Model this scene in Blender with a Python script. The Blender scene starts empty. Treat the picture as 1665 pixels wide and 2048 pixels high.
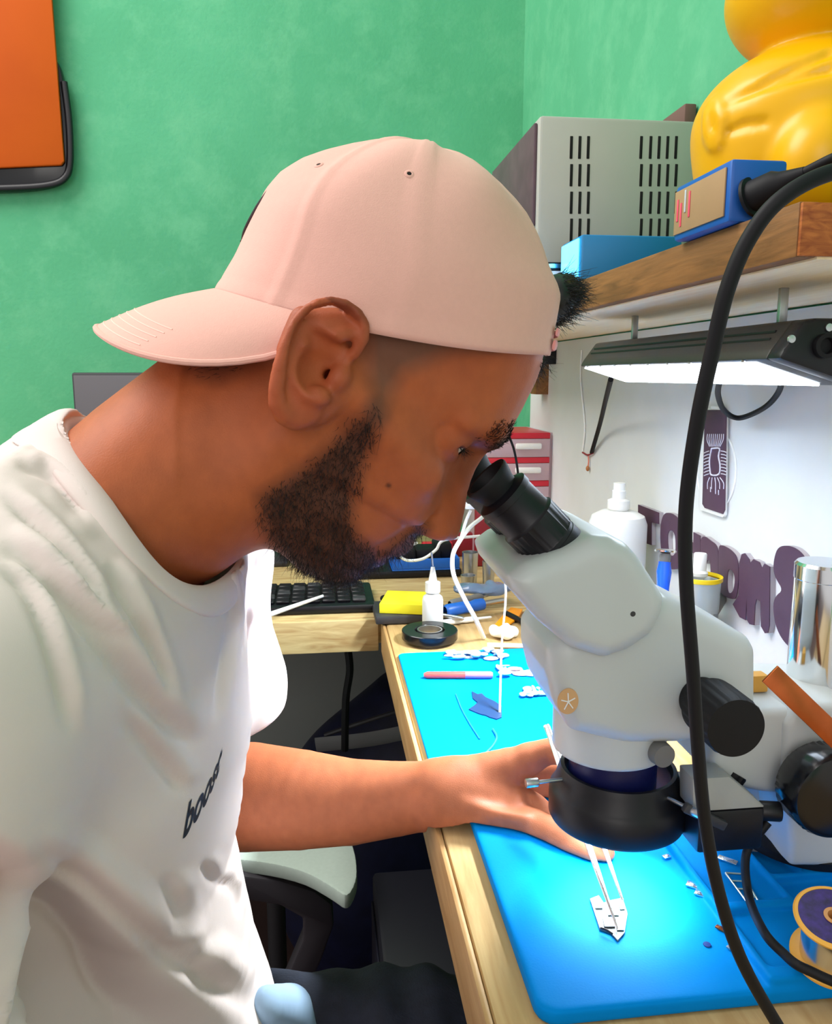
import bpy, bmesh, math, random
import numpy as np
from mathutils import Vector, Matrix
from mathutils.bvhtree import BVHTree

random.seed(7)
RNG = np.random.default_rng(7)
SC = bpy.context.scene
COL = SC.collection

# ------------------------------------------------------------------ camera, sky, exposure
F_PX, W_PX, H_PX = 1600.0, 1665, 2048
CAM_Z = 1.095
YAW, PITCH = math.radians(6.9), math.radians(9.7)
cam_data = bpy.data.cameras.new('camera')
cam = bpy.data.objects.new('camera', cam_data)
COL.objects.link(cam)
cam_data.sensor_fit = 'HORIZONTAL'
cam_data.sensor_width = 36.0
cam_data.lens = F_PX / W_PX * 36.0
cam_data.clip_start = 0.01
cam.location = (0, 0, CAM_Z)
CF = Vector((math.sin(YAW) * math.cos(PITCH), math.cos(YAW) * math.cos(PITCH), -math.sin(PITCH)))
CR = Vector((math.cos(YAW), -math.sin(YAW), 0))
CU = CR.cross(CF)
cam.rotation_euler = Matrix((CR, CU, -CF)).transposed().to_euler()
SC.camera = cam

SC.view_settings.view_transform = 'Standard'
SC.view_settings.look = 'None'
SC.view_settings.gamma = 1.0
SC.view_settings.use_curve_mapping = False
SC.view_settings.exposure = 0.42
SC.cycles.use_denoising = True
SC.cycles.max_bounces = 8

world = bpy.data.worlds.new('daylight')
SC.world = world
world.use_nodes = True
bg = world.node_tree.nodes['Background']
bg.inputs[0].default_value = (1.0, 0.98, 0.98, 1)
bg.inputs[1].default_value = 0.55


def area(name, loc, target, size, energy, color=(1, 1, 1), size_y=None):
    l = bpy.data.lights.new(name, 'AREA')
    l.energy = energy
    l.color = color
    l.size = size
    if size_y:
        l.shape = 'RECTANGLE'
        l.size_y = size_y
    o = bpy.data.objects.new(name, l)
    COL.objects.link(o)
    o.location = loc
    d = (Vector(target) - Vector(loc)).normalized()
    o.rotation_euler = d.to_track_quat('-Z', 'Y').to_euler()
    return o


# daylight from high on the left, through a window that is not modelled
area('window_daylight', (-1.25, 0.85, 2.65), (-0.05, 0.6, 1.0), 1.3, 37, (1.0, 0.965, 0.925), 1.4)
area('rear_fill_light', (-0.9, -2.4, 1.9), (0.0, 0.8, 1.1), 1.4, 15, (1.0, 0.95, 0.90), 1.6)  # unseen soft fill added behind the camera; no doorway stands there


# ------------------------------------------------------------------ picture point -> world point
def ray(px, py):
    return (CF + CR * ((px - W_PX / 2) / F_PX) - CU * ((py - H_PX / 2) / F_PX))


CAMP = Vector((0, 0, CAM_Z))


def PY(px, py, Y):
    r = ray(px, py)
    return CAMP + r * (Y / r.y)


def PX(px, py, X):
    r = ray(px, py)
    return CAMP + r * (X / r.x)


def PZ(px, py, Z):
    r = ray(px, py)
    return CAMP + r * ((Z - CAM_Z) / r.z)


def project(co):
    """world points (n,3) -> picture points (n,2)"""
    d = np.asarray(co, dtype=float) - np.array(CAMP)
    z = d @ np.array(CF)
    x = d @ np.array(CR)
    y = d @ np.array(CU)
    return np.stack([W_PX / 2 + F_PX * x / z, H_PX / 2 - F_PX * y / z], axis=-1)


# ------------------------------------------------------------------ materials
def lin(c):
    r = []
    for v in c:
        v = v / 255.0
        r.append(v / 12.92 if v <= 0.04045 else ((v + 0.055) / 1.055) ** 2.4)
    return tuple(r) + (1.0,)


def M(name, rgb, rough=0.5, metal=0.0, spec=0.5, noise=0.0, nscale=8.0, rgb2=None, bump=0.0, bscale=60.0,
      emit=0.0, emit_rgb=None, trans=0.0, alpha=1.0, sss=0.0, coat=0.0, stretch=None, sheen=0.0):
    m = bpy.data.materials.new(name)
    m.use_nodes = True
    nt = m.node_tree
    b = nt.nodes['Principled BSDF']
    b.inputs['Base Color'].default_value = lin(rgb)
    b.inputs['Roughness'].default_value = rough
    b.inputs['Metallic'].default_value = metal
    b.inputs['Specular IOR Level'].default_value = spec
    b.inputs['Transmission Weight'].default_value = trans
    b.inputs['Alpha'].default_value = alpha
    b.inputs['Coat Weight'].default_value = coat
    b.inputs['Sheen Weight'].default_value = sheen
    if sss:
        b.inputs['Subsurface Weight'].default_value = sss
        b.inputs['Subsurface Radius'].default_value = (0.008, 0.003, 0.0015)
        b.inputs['Subsurface Scale'].default_value = 0.6
    if emit:
        b.inputs['Emission Color'].default_value = lin(emit_rgb or rgb)
        b.inputs['Emission Strength'].default_value = emit
    tc = None
    if noise or bump:
        tc = nt.nodes.new('ShaderNodeTexCoord')
        mp = nt.nodes.new('ShaderNodeMapping')
        nt.links.new(tc.outputs['Object'], mp.inputs['Vector'])
        if stretch:
            mp.inputs['Scale'].default_value = stretch
    if noise:
        n = nt.nodes.new('ShaderNodeTexNoise')
        n.inputs['Scale'].default_value = nscale
        n.inputs['Detail'].default_value = 5
        nt.links.new(mp.outputs[0], n.inputs['Vector'])
        cr = nt.nodes.new('ShaderNodeValToRGB')
        c1 = lin(rgb)
        c2 = lin(rgb2) if rgb2 else tuple(v * (1 - noise) for v in c1[:3]) + (1,)
        cr.color_ramp.elements[0].position = 0.3
        cr.color_ramp.elements[1].position = 0.7
        cr.color_ramp.elements[0].color = c2
        cr.color_ramp.elements[1].color = c1
        nt.links.new(n.outputs['Fac'], cr.inputs['Fac'])
        nt.links.new(cr.outputs['Color'], b.inputs['Base Color'])
    if bump:
        n2 = nt.nodes.new('ShaderNodeTexNoise')
        n2.inputs['Scale'].default_value = bscale
        n2.inputs['Detail'].default_value = 4
        nt.links.new(mp.outputs[0], n2.inputs['Vector'])
        bp = nt.nodes.new('ShaderNodeBump')
        bp.inputs['Strength'].default_value = bump
        bp.inputs['Distance'].default_value = 0.002
        nt.links.new(n2.outputs['Fac'], bp.inputs['Height'])
        nt.links.new(bp.outputs[0], b.inputs['Normal'])
    return m


def Mvc(name, rough=0.5, spec=0.4, sss=0.0, bump=0.0, bscale=900.0):
    """skin-like material reading the vertex colour attribute 'tone'"""
    m = M(name, (128, 128, 128), rough, 0, spec, sss=sss, bump=bump, bscale=bscale)
    nt = m.node_tree
    a = nt.nodes.new('ShaderNodeAttribute')
    a.attribute_name = 'tone'
    n = nt.nodes.new('ShaderNodeTexNoise')
    n.inputs['Scale'].default_value = 55
    n.inputs['Detail'].default_value = 6
    mx = nt.nodes.new('ShaderNodeMix')
    mx.data_type = 'RGBA'
    mx.blend_type = 'MULTIPLY'
    mx.inputs['Factor'].default_value = 1.0
    cr = nt.nodes.new('ShaderNodeValToRGB')
    cr.color_ramp.elements[0].color = (0.90, 0.88, 0.88, 1)
    cr.color_ramp.elements[1].color = (1.06, 1.05, 1.04, 1)
    cr.color_ramp.elements[0].position = 0.3
    cr.color_ramp.elements[1].position = 0.7
    nt.links.new(n.outputs['Fac'], cr.inputs['Fac'])
    nt.links.new(a.outputs['Color'], mx.inputs['A'])
    nt.links.new(cr.outputs['Color'], mx.inputs['B'])
    nt.links.new(mx.outputs['Result'], nt.nodes['Principled BSDF'].inputs['Base Color'])
    return m


# ------------------------------------------------------------------ mesh building
def smoothline(pts, n=8):
    """Catmull-Rom through the points"""
    P = [Vector(p) for p in pts]
    if len(P) < 3:
        return P
    out = []
    for i in range(len(P) - 1):
        p0 = P[i - 1] if i > 0 else P[0] * 2 - P[1]
        p1, p2 = P[i], P[i + 1]
        p3 = P[i + 2] if i + 2 < len(P) else P[-1] * 2 - P[-2]
        for k in range(n):
            t = k / n
            out.append(0.5 * ((2 * p1) + (p2 - p0) * t + (2 * p0 - 5 * p1 + 4 * p2 - p3) * t * t + (3 * p1 - p0 - 3 * p2 + p3) * t ** 3))
    out.append(P[-1].copy())
    return out


class MB:
    def __init__(self):
        self.bm = bmesh.new()

    def merge(self, o):
        me = bpy.data.meshes.new('t')
        o.bm.to_mesh(me)
        self.bm.from_mesh(me)
        bpy.data.meshes.remove(me)
        return self

    def xf(self, mtx):
        bmesh.ops.transform(self.bm, matrix=mtx, verts=self.bm.verts)
        return self

    def box(self, lo, hi, bev=0.0, seg=2, mtx=None):
        t = bmesh.new()
        r = bmesh.ops.create_cube(t, size=1.0)
        lo, hi = Vector(lo), Vector(hi)
        c, s = (lo + hi) / 2, hi - lo
        for v in t.verts:
            v.co = Vector((v.co.x * s.x, v.co.y * s.y, v.co.z * s.z)) + c
        if bev:
            bev = min(bev, 0.49 * min(abs(s.x), abs(s.y), abs(s.z)))
            bmesh.ops.bevel(t, geom=t.edges[:], offset=bev, segments=seg, profile=0.5, affect='EDGES')
        if mtx is not None:
            bmesh.ops.transform(t, matrix=mtx, verts=t.verts)
        me = bpy.data.meshes.new('t')
        t.to_mesh(me)
        t.free()
        self.bm.from_mesh(me)
        bpy.data.meshes.remove(me)
        return self

    def lathe(self, prof, origin, axis=(0, 0, 1), seg=40, close=True, flute=None, xdir=None, sx=1.0):
        """prof: list of (radius, height along axis)"""
        ax = Vector(axis).normalized()
        x = Vector(xdir) if xdir is not None else ax.orthogonal()
        x = (x - ax * x.dot(ax)).normalized()
        y = ax.cross(x)
        o = Vector(origin)
        rings = []
        for (r, h) in prof:
            ring = []
            for k in range(seg):
                a = 2 * math.pi * k / seg
                rr = r
                if flute and flute[0] <= h <= flute[1]:
                    rr = r * (1 - flute[2] * (0.5 + 0.5 * math.cos(a * flute[3])))
                ring.append(self.bm.verts.new(o + ax * h + x * (rr * sx * math.cos(a)) + y * (rr * math.sin(a))))
            rings.append(ring)
        for A, B in zip(rings[:-1], rings[1:]):
            for k in range(seg):
                self.bm.faces.new((A[k], A[(k + 1) % seg], B[(k + 1) % seg], B[k]))
        if close:
            if prof[0][0] > 1e-6:
                self.bm.faces.new(list(reversed(rings[0])))
            if prof[-1][0] > 1e-6:
                self.bm.faces.new(rings[-1])
        return self

    def cyl(self, p0, p1, r0, r1=None, seg=32, bev=0.0):
        r1 = r0 if r1 is None else r1
        p0, p1 = Vector(p0), Vector(p1)
        L = (p1 - p0).length
        if bev:
            prof = [(r0 - bev, 0), (r0 - bev * 0.3, bev * 0.3), (r0, bev), (r1, L - bev), (r1 - bev * 0.3, L - bev * 0.3), (r1 - bev, L)]
        else:
            prof = [(r0, 0), (r1, L)]
        return self.lathe(prof, p0, p1 - p0, seg)

    def tube(self, pts, r, seg=10, n=8, flat=1.0, up=None, smooth=True, caps=True):
        P = smoothline(pts, n) if smooth else [Vector(p) for p in pts]
        N = len(P)
        if isinstance(r, (list, tuple)):
            rr = np.interp(np.linspace(0, 1, N), np.linspace(0, 1, len(r)), r)
        else:
            rr = [r] * N
        T = []
        for i in range(N):
            a = P[max(i - 1, 0)]
            b = P[min(i + 1, N - 1)]
            d = b - a
            T.append(d.normalized() if d.length > 1e-9 else Vector((0, 0, 1)))
        x = Vector(up) if up is not None else T[0].orthogonal()
        rings = []
        for i in range(N):
            x = x - T[i] * x.dot(T[i])
            if x.length < 1e-6:
                x = T[i].orthogonal()
            x.normalize()
            y = T[i].cross(x)
            rings.append([self.bm.verts.new(P[i] + x * (rr[i] * math.cos(2 * math.pi * k / seg)) + y * (rr[i] * flat * math.sin(2 * math.pi * k / seg))) for k in range(seg)])
        for A, B in zip(rings[:-1], rings[1:]):
            for k in range(seg):
                self.bm.faces.new((A[k], A[(k + 1) % seg], B[(k + 1) % seg], B[k]))
        if caps:
            self.bm.faces.new(list(reversed(rings[0])))
            self.bm.faces.new(rings[-1])
        return self

    def prism(self, pts, vec, bev=0.0):
        """polygon of 3-D points extruded by vec"""
        t = bmesh.new()
        vs = [t.verts.new(Vector(p)) for p in pts]
        f = t.faces.new(vs)
        r = bmesh.ops.extrude_face_region(t, geom=[f])
        nv = [g for g in r['geom'] if isinstance(g, bmesh.types.BMVert)]
        bmesh.ops.translate(t, vec=Vector(vec), verts=nv)
        bmesh.ops.recalc_face_normals(t, faces=t.faces)
        if bev:
            bmesh.ops.bevel(t, geom=t.edges[:], offset=bev, segments=2, profile=0.5, affect='EDGES', clamp_overlap=True)
        me = bpy.data.meshes.new('t')
        t.to_mesh(me)
        t.free()
        self.bm.from_mesh(me)
        bpy.data.meshes.remove(me)
        return self

    def ball(self, c, r, scale=(1, 1, 1), seg=24, rings=14, mtx=None):
        t = bmesh.new()
        bmesh.ops.create_uvsphere(t, u_segments=seg, v_segments=rings, radius=1.0)
        m = Matrix.Translation(Vector(c)) @ (mtx.to_4x4() if mtx is not None else Matrix.Identity(4)) @ Matrix.Diagonal((r * scale[0], r * scale[1], r * scale[2], 1))
        bmesh.ops.transform(t, matrix=m, verts=t.verts)
        me = bpy.data.meshes.new('t')
        t.to_mesh(me)
        t.free()
        self.bm.from_mesh(me)
        bpy.data.meshes.remove(me)
        return self

    def build(self, name, mat, parent=None, smooth=True, angle=38):
        bmesh.ops.recalc_face_normals(self.bm, faces=self.bm.faces)
        me = bpy.data.meshes.new(name)
        self.bm.to_mesh(me)
        self.bm.free()
        return link_mesh(name, me, mat, parent, smooth, angle)


def link_mesh(name, me, mat, parent=None, smooth=True, angle=38):
    me.materials.append(mat)
    if smooth:
        me.polygons.foreach_set('use_smooth', [True] * len(me.polygons))
        if angle:
            me.set_sharp_from_angle(angle=math.radians(angle))
    o = bpy.data.objects.new(name, me)
    COL.objects.link(o)
    if parent is not None:
        adopt(o, parent)
    return o


def adopt(o, parent):
    bpy.context.view_layer.update()
    o.parent = parent
    o.matrix_parent_inverse = parent.matrix_world.inverted()


def tag(o, label=None, cat=None, group=None, kind=None):
    if label:
        o['label'] = label
    if cat:
        o['category'] = cat
    if group:
        o['group'] = group
    if kind:
        o['kind'] = kind
    return o


def thing(name, loc, label, cat, group=None):
    o = bpy.data.objects.new(name, None)
    COL.objects.link(o)
    o.location = loc
    o.empty_display_size = 0.02
    bpy.context.view_layer.update()
    return tag(o, label, cat, group)


# ------------------------------------------------------------------ implicit surfaces (numpy)
def smin(a, b, k):
    if k <= 0:
        return np.minimum(a, b)
    h = np.clip(0.5 + 0.5 * (b - a) / k, 0, 1)
    return b + (a - b) * h - k * h * (1 - h)


def smax(a, b, k):
    return -smin(-a, -b, k)


def sd_cone(P, a, b, ra, rb, sy=None):
    """tapered capsule between a and b"""
    a = np.asarray(a, dtype=np.float32)
    b = np.asarray(b, dtype=np.float32)
    d = b - a
    L2 = float(d @ d) + 1e-12
    px, py, pz = P[0] - a[0], P[1] - a[1], P[2] - a[2]
    t = np.clip((px * d[0] + py * d[1] + pz * d[2]) / L2, 0, 1)
    return np.sqrt((px - t * d[0]) ** 2 + (py - t * d[1]) ** 2 + (pz - t * d[2]) ** 2) - (ra + (rb - ra) * t)


def sd_ell(P, c, r, R=None):
    q = [P[i] - c[i] for i in range(3)]
    if R is not None:  # rows of R are the local axes
        q = [q[0] * R[i][0] + q[1] * R[i][1] + q[2] * R[i][2] for i in range(3)]
    k0 = np.sqrt((q[0] / r[0]) ** 2 + (q[1] / r[1]) ** 2 + (q[2] / r[2]) ** 2)
    k1 = np.sqrt((q[0] / r[0] ** 2) ** 2 + (q[1] / r[1] ** 2) ** 2 + (q[2] / r[2] ** 2) ** 2) + 1e-9
    return k0 * (k0 - 1) / k1


def sd_poly2(x, y, poly):
    """signed distance to a closed 2-D polygon"""
    x, y = np.broadcast_arrays(x, y)
    d = np.full(x.shape, 1e9, dtype=np.float32)
    s = np.zeros(x.shape, dtype=bool)
    n = len(poly)
    for i in range(n):
        ax, ay = poly[i]
        bx, by = poly[i - 1]
        ex, ey = bx - ax, by - ay
        wx, wy = x - ax, y - ay
        t = np.clip((wx * ex + wy * ey) / (ex * ex + ey * ey + 1e-18), 0, 1)
        d = np.minimum(d, (wx - ex * t) ** 2 + (wy - ey * t) ** 2)
        c1, c2, c3 = y >= ay, y < by, ex * wy > ey * wx
        s ^= (c1 & c2 & c3) | (~c1 & ~c2 & ~c3)
    d = np.sqrt(d)
    return np.where(s, -d, d)


class Field:
    def __init__(self, lo, hi, h):
        self.lo = np.array(lo, dtype=float)
        self.h = h
        self.n = np.ceil((np.array(hi) - self.lo) / h).astype(int) + 1
        self.D = np.full(tuple(self.n), 1.0, dtype=np.float32)
        self.ax = [(self.lo[i] + h * np.arange(self.n[i])).astype(np.float32) for i in range(3)]

    def slab(self, blo, bhi):
        sl, ax = [], []
        for i in range(3):
            a = int(np.clip(math.floor((blo[i] - self.lo[i]) / self.h), 0, self.n[i] - 1))
            b = int(np.clip(math.ceil((bhi[i] - self.lo[i]) / self.h) + 1, a + 1, self.n[i]))
            sl.append(slice(a, b))
            ax.append(self.ax[i][a:b])
        return tuple(sl), (ax[0][:, None, None], ax[1][None, :, None], ax[2][None, None, :])

    def full(self):
        return (self.ax[0][:, None, None], self.ax[1][None, :, None], self.ax[2][None, None, :])

    def cone(self, a, b, ra, rb=None, k=0.0, cut=False):
        rb = ra if rb is None else rb
        a, b = np.array(a, float), np.array(b, float)
        m = max(ra, rb) + k + 3 * self.h
        sl, P = self.slab(np.minimum(a, b) - m, np.maximum(a, b) + m)
        d = sd_cone(P, a, b, ra, rb)
        self.D[sl] = smax(self.D[sl], -d, k) if cut else smin(self.D[sl], d, k)

    def chain(self, pts, rad, k=0.0, cut=False):
        pts = [np.array(p, float) for p in pts]
        m = max(rad) + k + 3 * self.h
        sl, P = self.slab(np.min(pts, axis=0) - m, np.max(pts, axis=0) + m)
        d = None
        for i in range(len(pts) - 1):
            e = sd_cone(P, pts[i], pts[i + 1], rad[i], rad[i + 1])
            d = e if d is None else np.minimum(d, e)
        self.D[sl] = smax(self.D[sl], -d, k) if cut else smin(self.D[sl], d, k)

    def ell(self, c, r, k=0.0, R=None, cut=False):
        c = np.array(c, float)
        m = max(r) + k + 3 * self.h
        sl, P = self.slab(c - m, c + m)
        d = sd_ell(P, c, r, R)
        self.D[sl] = smax(self.D[sl], -d, k) if cut else smin(self.D[sl], d, k)

    def add(self, fn, k=0.0, cut=False, lo=None, hi=None):
        if lo is None:
            sl, P = (slice(None),) * 3, self.full()
        else:
            sl, P = self.slab(lo, hi)
        d = fn(P)
        self.D[sl] = smax(self.D[sl], -d, k) if cut else smin(self.D[sl], d, k)

    def mesh(self, relax=2):
        D = self.D
        # keep the surface closed at the border
        for i in range(3):
            s = [slice(None)] * 3
            s[i] = 0
            D[tuple(s)] = np.maximum(D[tuple(s)], 1e-4)
            s[i] = -1
            D[tuple(s)] = np.maximum(D[tuple(s)], 1e-4)
        inside = D < 0
        nx, ny, nz = D.shape
        cnt = np.zeros((nx - 1, ny - 1, nz - 1), dtype=np.int8)
        for dx in (0, 1):
            for dy in (0, 1):
                for dz in (0, 1):
                    cnt += inside[dx:nx - 1 + dx, dy:ny - 1 + dy, dz:nz - 1 + dz]
        act = (cnt > 0) & (cnt < 8)
        idx = np.full(act.shape, -1, dtype=np.int64)
        cells = np.argwhere(act)
        idx[act] = np.arange(len(cells))
        acc = np.zeros((len(cells), 3))
        num = np.zeros(len(cells))
        c = cells
        corners = [(0, 0, 0), (1, 0, 0), (0, 1, 0), (1, 1, 0), (0, 0, 1), (1, 0, 1), (0, 1, 1), (1, 1, 1)]
        for i in range(8):
            for j in range(i + 1, 8):
                a, b = np.array(corners[i]), np.array(corners[j])
                if np.abs(a - b).sum() != 1:
                    continue
                da = D[c[:, 0] + a[0], c[:, 1] + a[1], c[:, 2] + a[2]].astype(float)
                db = D[c[:, 0] + b[0], c[:, 1] + b[1], c[:, 2] + b[2]].astype(float)
                m = (da < 0) != (db < 0)
                t = np.where(m, da / np.where(m, da - db, 1), 0)
                acc += np.where(m[:, None], a + t[:, None] * (b - a), 0)
                num += m
        V = self.lo + self.h * (cells + acc / num[:, None])
        Q = []
        for axis in range(3):
            o1, o2 = (axis + 1) % 3, (axis + 2) % 3
            s0 = [slice(1, -1)] * 3
            s1 = [slice(1, -1)] * 3
            s0[axis] = slice(0, D.shape[axis] - 1)
            s1[axis] = slice(1, D.shape[axis])
            A, B = inside[tuple(s0)], inside[tuple(s1)]
            off = np.array([1, 1, 1])
            off[axis] = 0
            for flip, mask in ((False, A & ~B), (True, ~A & B)):
                e = np.argwhere(mask) + off
                if not len(e):
                    continue
                e1, e2 = np.zeros(3, int), np.zeros(3, int)
                e1[o1], e2[o2] = 1, 1
                g = lambda q: idx[q[:, 0], q[:, 1], q[:, 2]]
                q = np.stack([g(e - e1 - e2), g(e - e2), g(e), g(e - e1)], axis=1)
                if flip:
                    q = q[:, ::-1]
                Q.append(q)
        Q = np.concatenate(Q)
        Q = Q[(Q >= 0).all(axis=1)]
        for _ in range(relax):
            V = relax_once(V, Q)
        return V, Q


def relax_once(V, Q, w=0.5):
    S = np.zeros_like(V)
    N = np.zeros(len(V))
    for i in range(4):
        a, b = Q[:, i], Q[:, (i + 1) % 4]
        for k in range(3):
            S[:, k] += np.bincount(a, V[b, k], len(V)) + np.bincount(b, V[a, k], len(V))
        N += np.bincount(a, minlength=len(V)) + np.bincount(b, minlength=len(V))
    return V * (1 - w) + w * S / np.maximum(N, 1)[:, None]


def vnormals(V, Q):
    d1 = V[Q[:, 2]] - V[Q[:, 0]]
    d2 = V[Q[:, 3]] - V[Q[:, 1]]
    fn = np.cross(d1, d2)
    N = np.zeros_like(V)
    for i in range(4):
        for k in range(3):
            N[:, k] += np.bincount(Q[:, i], fn[:, k], len(V))
    return N / (np.linalg.norm(N, axis=1, keepdims=True) + 1e-12)


def np_mesh(name, V, Q, tone=None):
    me = bpy.data.meshes.new(name)
    me.vertices.add(len(V))
    me.vertices.foreach_set('co', np.asarray(V, dtype=np.float32).ravel())
    nf, k = Q.shape
    me.loops.add(nf * k)
    me.loops.foreach_set('vertex_index', Q.astype(np.int32).ravel())
    me.polygons.add(nf)
    me.polygons.foreach_set('loop_start', (np.arange(nf) * k).astype(np.int32))
    me.update(calc_edges=True)
    if tone is not None:
        at = me.color_attributes.new('tone', 'FLOAT_COLOR', 'POINT')
        t = np.ones((len(V), 4), dtype=np.float32)
        t[:, :3] = tone
        at.data.foreach_set('color', t.ravel())
    me.validate()
    return me


def sdf_part(name, mat, F, parent=None, relax=2):
    V, Q = F.mesh(relax)
    return link_mesh(name, np_mesh(name, V, Q), mat, parent, True, 0)


def extrude_fn(poly_xz, y0, y1, r):
    """rounded extrusion along y of an (x,z) polygon"""
    c, hw = (y0 + y1) / 2, (y1 - y0) / 2

    def fn(P):
        d2 = sd_poly2(P[0][:, 0, :], P[2][0], poly_xz)
        d2 = d2[:, None, :] + r
        dy = np.abs(P[1] - c) - (hw - r)
        return np.sqrt(np.maximum(d2, 0) ** 2 + np.maximum(dy, 0) ** 2) + np.minimum(np.maximum(d2, dy), 0) - r
    return fn


def poly_xz(pix, Y):
    return [(PY(a, b, Y).x, PY(a, b, Y).z) for a, b in pix]
# ================================================================== materials
def wall_paint(name, c1, c2, c3):
    m = M(name, c1, 0.85, 0, 0.2, noise=0.1, nscale=5.0, rgb2=c2, bump=0.25, bscale=140)
    nt = m.node_tree
    b = nt.nodes['Principled BSDF']
    src = b.inputs['Base Color'].links[0].from_socket
    tc = nt.nodes.new('ShaderNodeTexCoord')
    n = nt.nodes.new('ShaderNodeTexNoise')
    n.inputs['Scale'].default_value = 16
    n.inputs['Detail'].default_value = 7
    n.inputs['Roughness'].default_value = 0.65
    nt.links.new(tc.outputs['Object'], n.inputs['Vector'])
    cr = nt.nodes.new('ShaderNodeValToRGB')
    cr.color_ramp.elements[0].position = 0.46
    cr.color_ramp.elements[1].position = 0.72
    nt.links.new(n.outputs['Fac'], cr.inputs['Fac'])
    mx = nt.nodes.new('ShaderNodeMix')
    mx.data_type = 'RGBA'
    nt.links.new(cr.outputs['Color'], mx.inputs['Factor'])
    nt.links.new(src, mx.inputs['A'])
    mx.inputs['B'].default_value = lin(c3)
    nt.links.new(mx.outputs['Result'], b.inputs['Base Color'])
    return m


MAT = {}
MAT['green'] = wall_paint('green_wall_paint', (95, 180, 137), (87, 170, 127), (108, 186, 143))
MAT['white_board'] = M('white_board_paint', (224, 228, 230), 0.65, 0, 0.25, noise=0.05, nscale=6, rgb2=(214, 216, 214))
MAT['floor'] = M('dark_red_floor', (74, 48, 44), 0.6, noise=0.2, nscale=6)


def wood(name, c1, c2, scale=(1, 10, 10), rough=0.55, ns=9.0):
    m = M(name, c1, rough, 0, 0.35, noise=0.3, nscale=ns, rgb2=c2, bump=0.12, bscale=30, stretch=scale)
    m.node_tree.nodes['Noise Texture'].inputs['Distortion'].default_value = 1.2
    return m


MAT['pine'] = wood('pale_pine_wood', (202, 172, 120), (178, 142, 90), (10, 1.0, 10))
MAT['pine_edge'] = wood('tan_wood_edge', (190, 152, 102), (168, 128, 78), (10, 1.0, 10))
MAT['pine_x'] = wood('pale_pine_wood_cross', (214, 194, 140), (176, 142, 92), (1.4, 12, 9))
MAT['shelf_under'] = wood('pale_shelf_wood', (255, 238, 200), (246, 222, 176), (14, 0.8, 14))
MAT['brown_wood'] = wood('brown_wood', (150, 104, 58), (104, 72, 38), (14, 1.2, 14))
MAT['end_grain'] = wood('reddish_end_grain', (190, 112, 52), (140, 70, 30), (9, 3, 26))
MAT['black'] = M('black_plastic', (13, 13, 20), 0.42, 0, 0.4)
MAT['black_matte'] = M('black_rubber', (12, 12, 17), 0.6, 0, 0.3)
MAT['black_gloss'] = M('glossy_black_plastic', (14, 15, 20), 0.2, 0, 0.5)
MAT['dark_grey'] = M('dark_grey_plastic', (52, 52, 56), 0.5)
MAT['charcoal_metal'] = M('charcoal_metal', (58, 56, 54), 0.42, 0.4)
MAT['grey'] = M('grey_plastic', (112, 112, 110), 0.5)
MAT['scope_white'] = M('ivory_enamel', (193, 199, 199), 0.38, 0, 0.45, coat=0.1)
MAT['scope_white2'] = M('ivory_enamel_arm', (196, 200, 200), 0.45, 0, 0.4)
MAT['navy'] = M('dark_blue_anodised', (20, 24, 78), 0.35, 0.2)
MAT['chrome'] = M('chrome', (226, 228, 230), 0.12, 1.0)
MAT['steel'] = M('brushed_steel', (196, 198, 200), 0.32, 1.0)
MAT['silver'] = M('bright_steel', (226, 226, 226), 0.22, 1.0)
MAT['mat_blue'] = M('blue_silicone', (0, 132, 216), 0.6, 0, 0.04, noise=0.05, nscale=30, bump=0.06, bscale=700)
MAT['white'] = M('white_plastic', (236, 238, 236), 0.4)
MAT['white_trans'] = M('milky_plastic', (240, 244, 242), 0.35, trans=0.15)
MAT['yellow_gloss'] = M('glossy_yellow_plastic', (236, 176, 0), 0.32, 0, 0.4, noise=0.06, nscale=5)
MAT['blue'] = M('blue_plastic', (24, 92, 180), 0.4)
MAT['blue2'] = M('bright_blue_plastic', (22, 128, 190), 0.4)
MAT['red'] = M('red_plastic', (206, 30, 52), 0.4)
MAT['dark_red'] = M('dark_red_plastic', (140, 22, 38), 0.45)
MAT['clear_pink'] = M('frosted_drawer_plastic', (226, 196, 206), 0.3, trans=0.35)
MAT['copper'] = M('copper', (196, 104, 56), 0.3, 0.9, noise=0.25, nscale=60)
MAT['purple_wood'] = M('dark_purple_painted_board', (80, 52, 72), 0.55, noise=0.12, nscale=80)
MAT['letter_side'] = M('board_cut_edge', (168, 160, 164), 0.7)
MAT['cardboard'] = M('tan_cardboard', (172, 140, 100), 0.7, noise=0.12, nscale=20)
MAT['orange_board'] = M('orange_board', (208, 92, 10), 0.65, 0, 0.2, noise=0.08, nscale=3, rgb2=(190, 78, 10))
MAT['psu'] = M('pale_grey_enamel', (176, 178, 170), 0.45, noise=0.03, nscale=30)
MAT['psu_dark'] = M('dark_display_panel', (98, 74, 84), 0.5, noise=0.3, nscale=40)
MAT['psu_front'] = M('grey_front_panel', (168, 176, 180), 0.5)
MAT['hole'] = M('vent_black', (10, 10, 10), 0.9)
MAT['bag'] = M('black_nylon', (22, 28, 66), 0.55, noise=0.4, nscale=30, bump=0.5, bscale=40)
MAT['grey_trim'] = M('grey_webbing', (120, 122, 124), 0.6)
MAT['grey_wall_low'] = M('grey_wall_paint', (150, 156, 152), 0.8)

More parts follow.
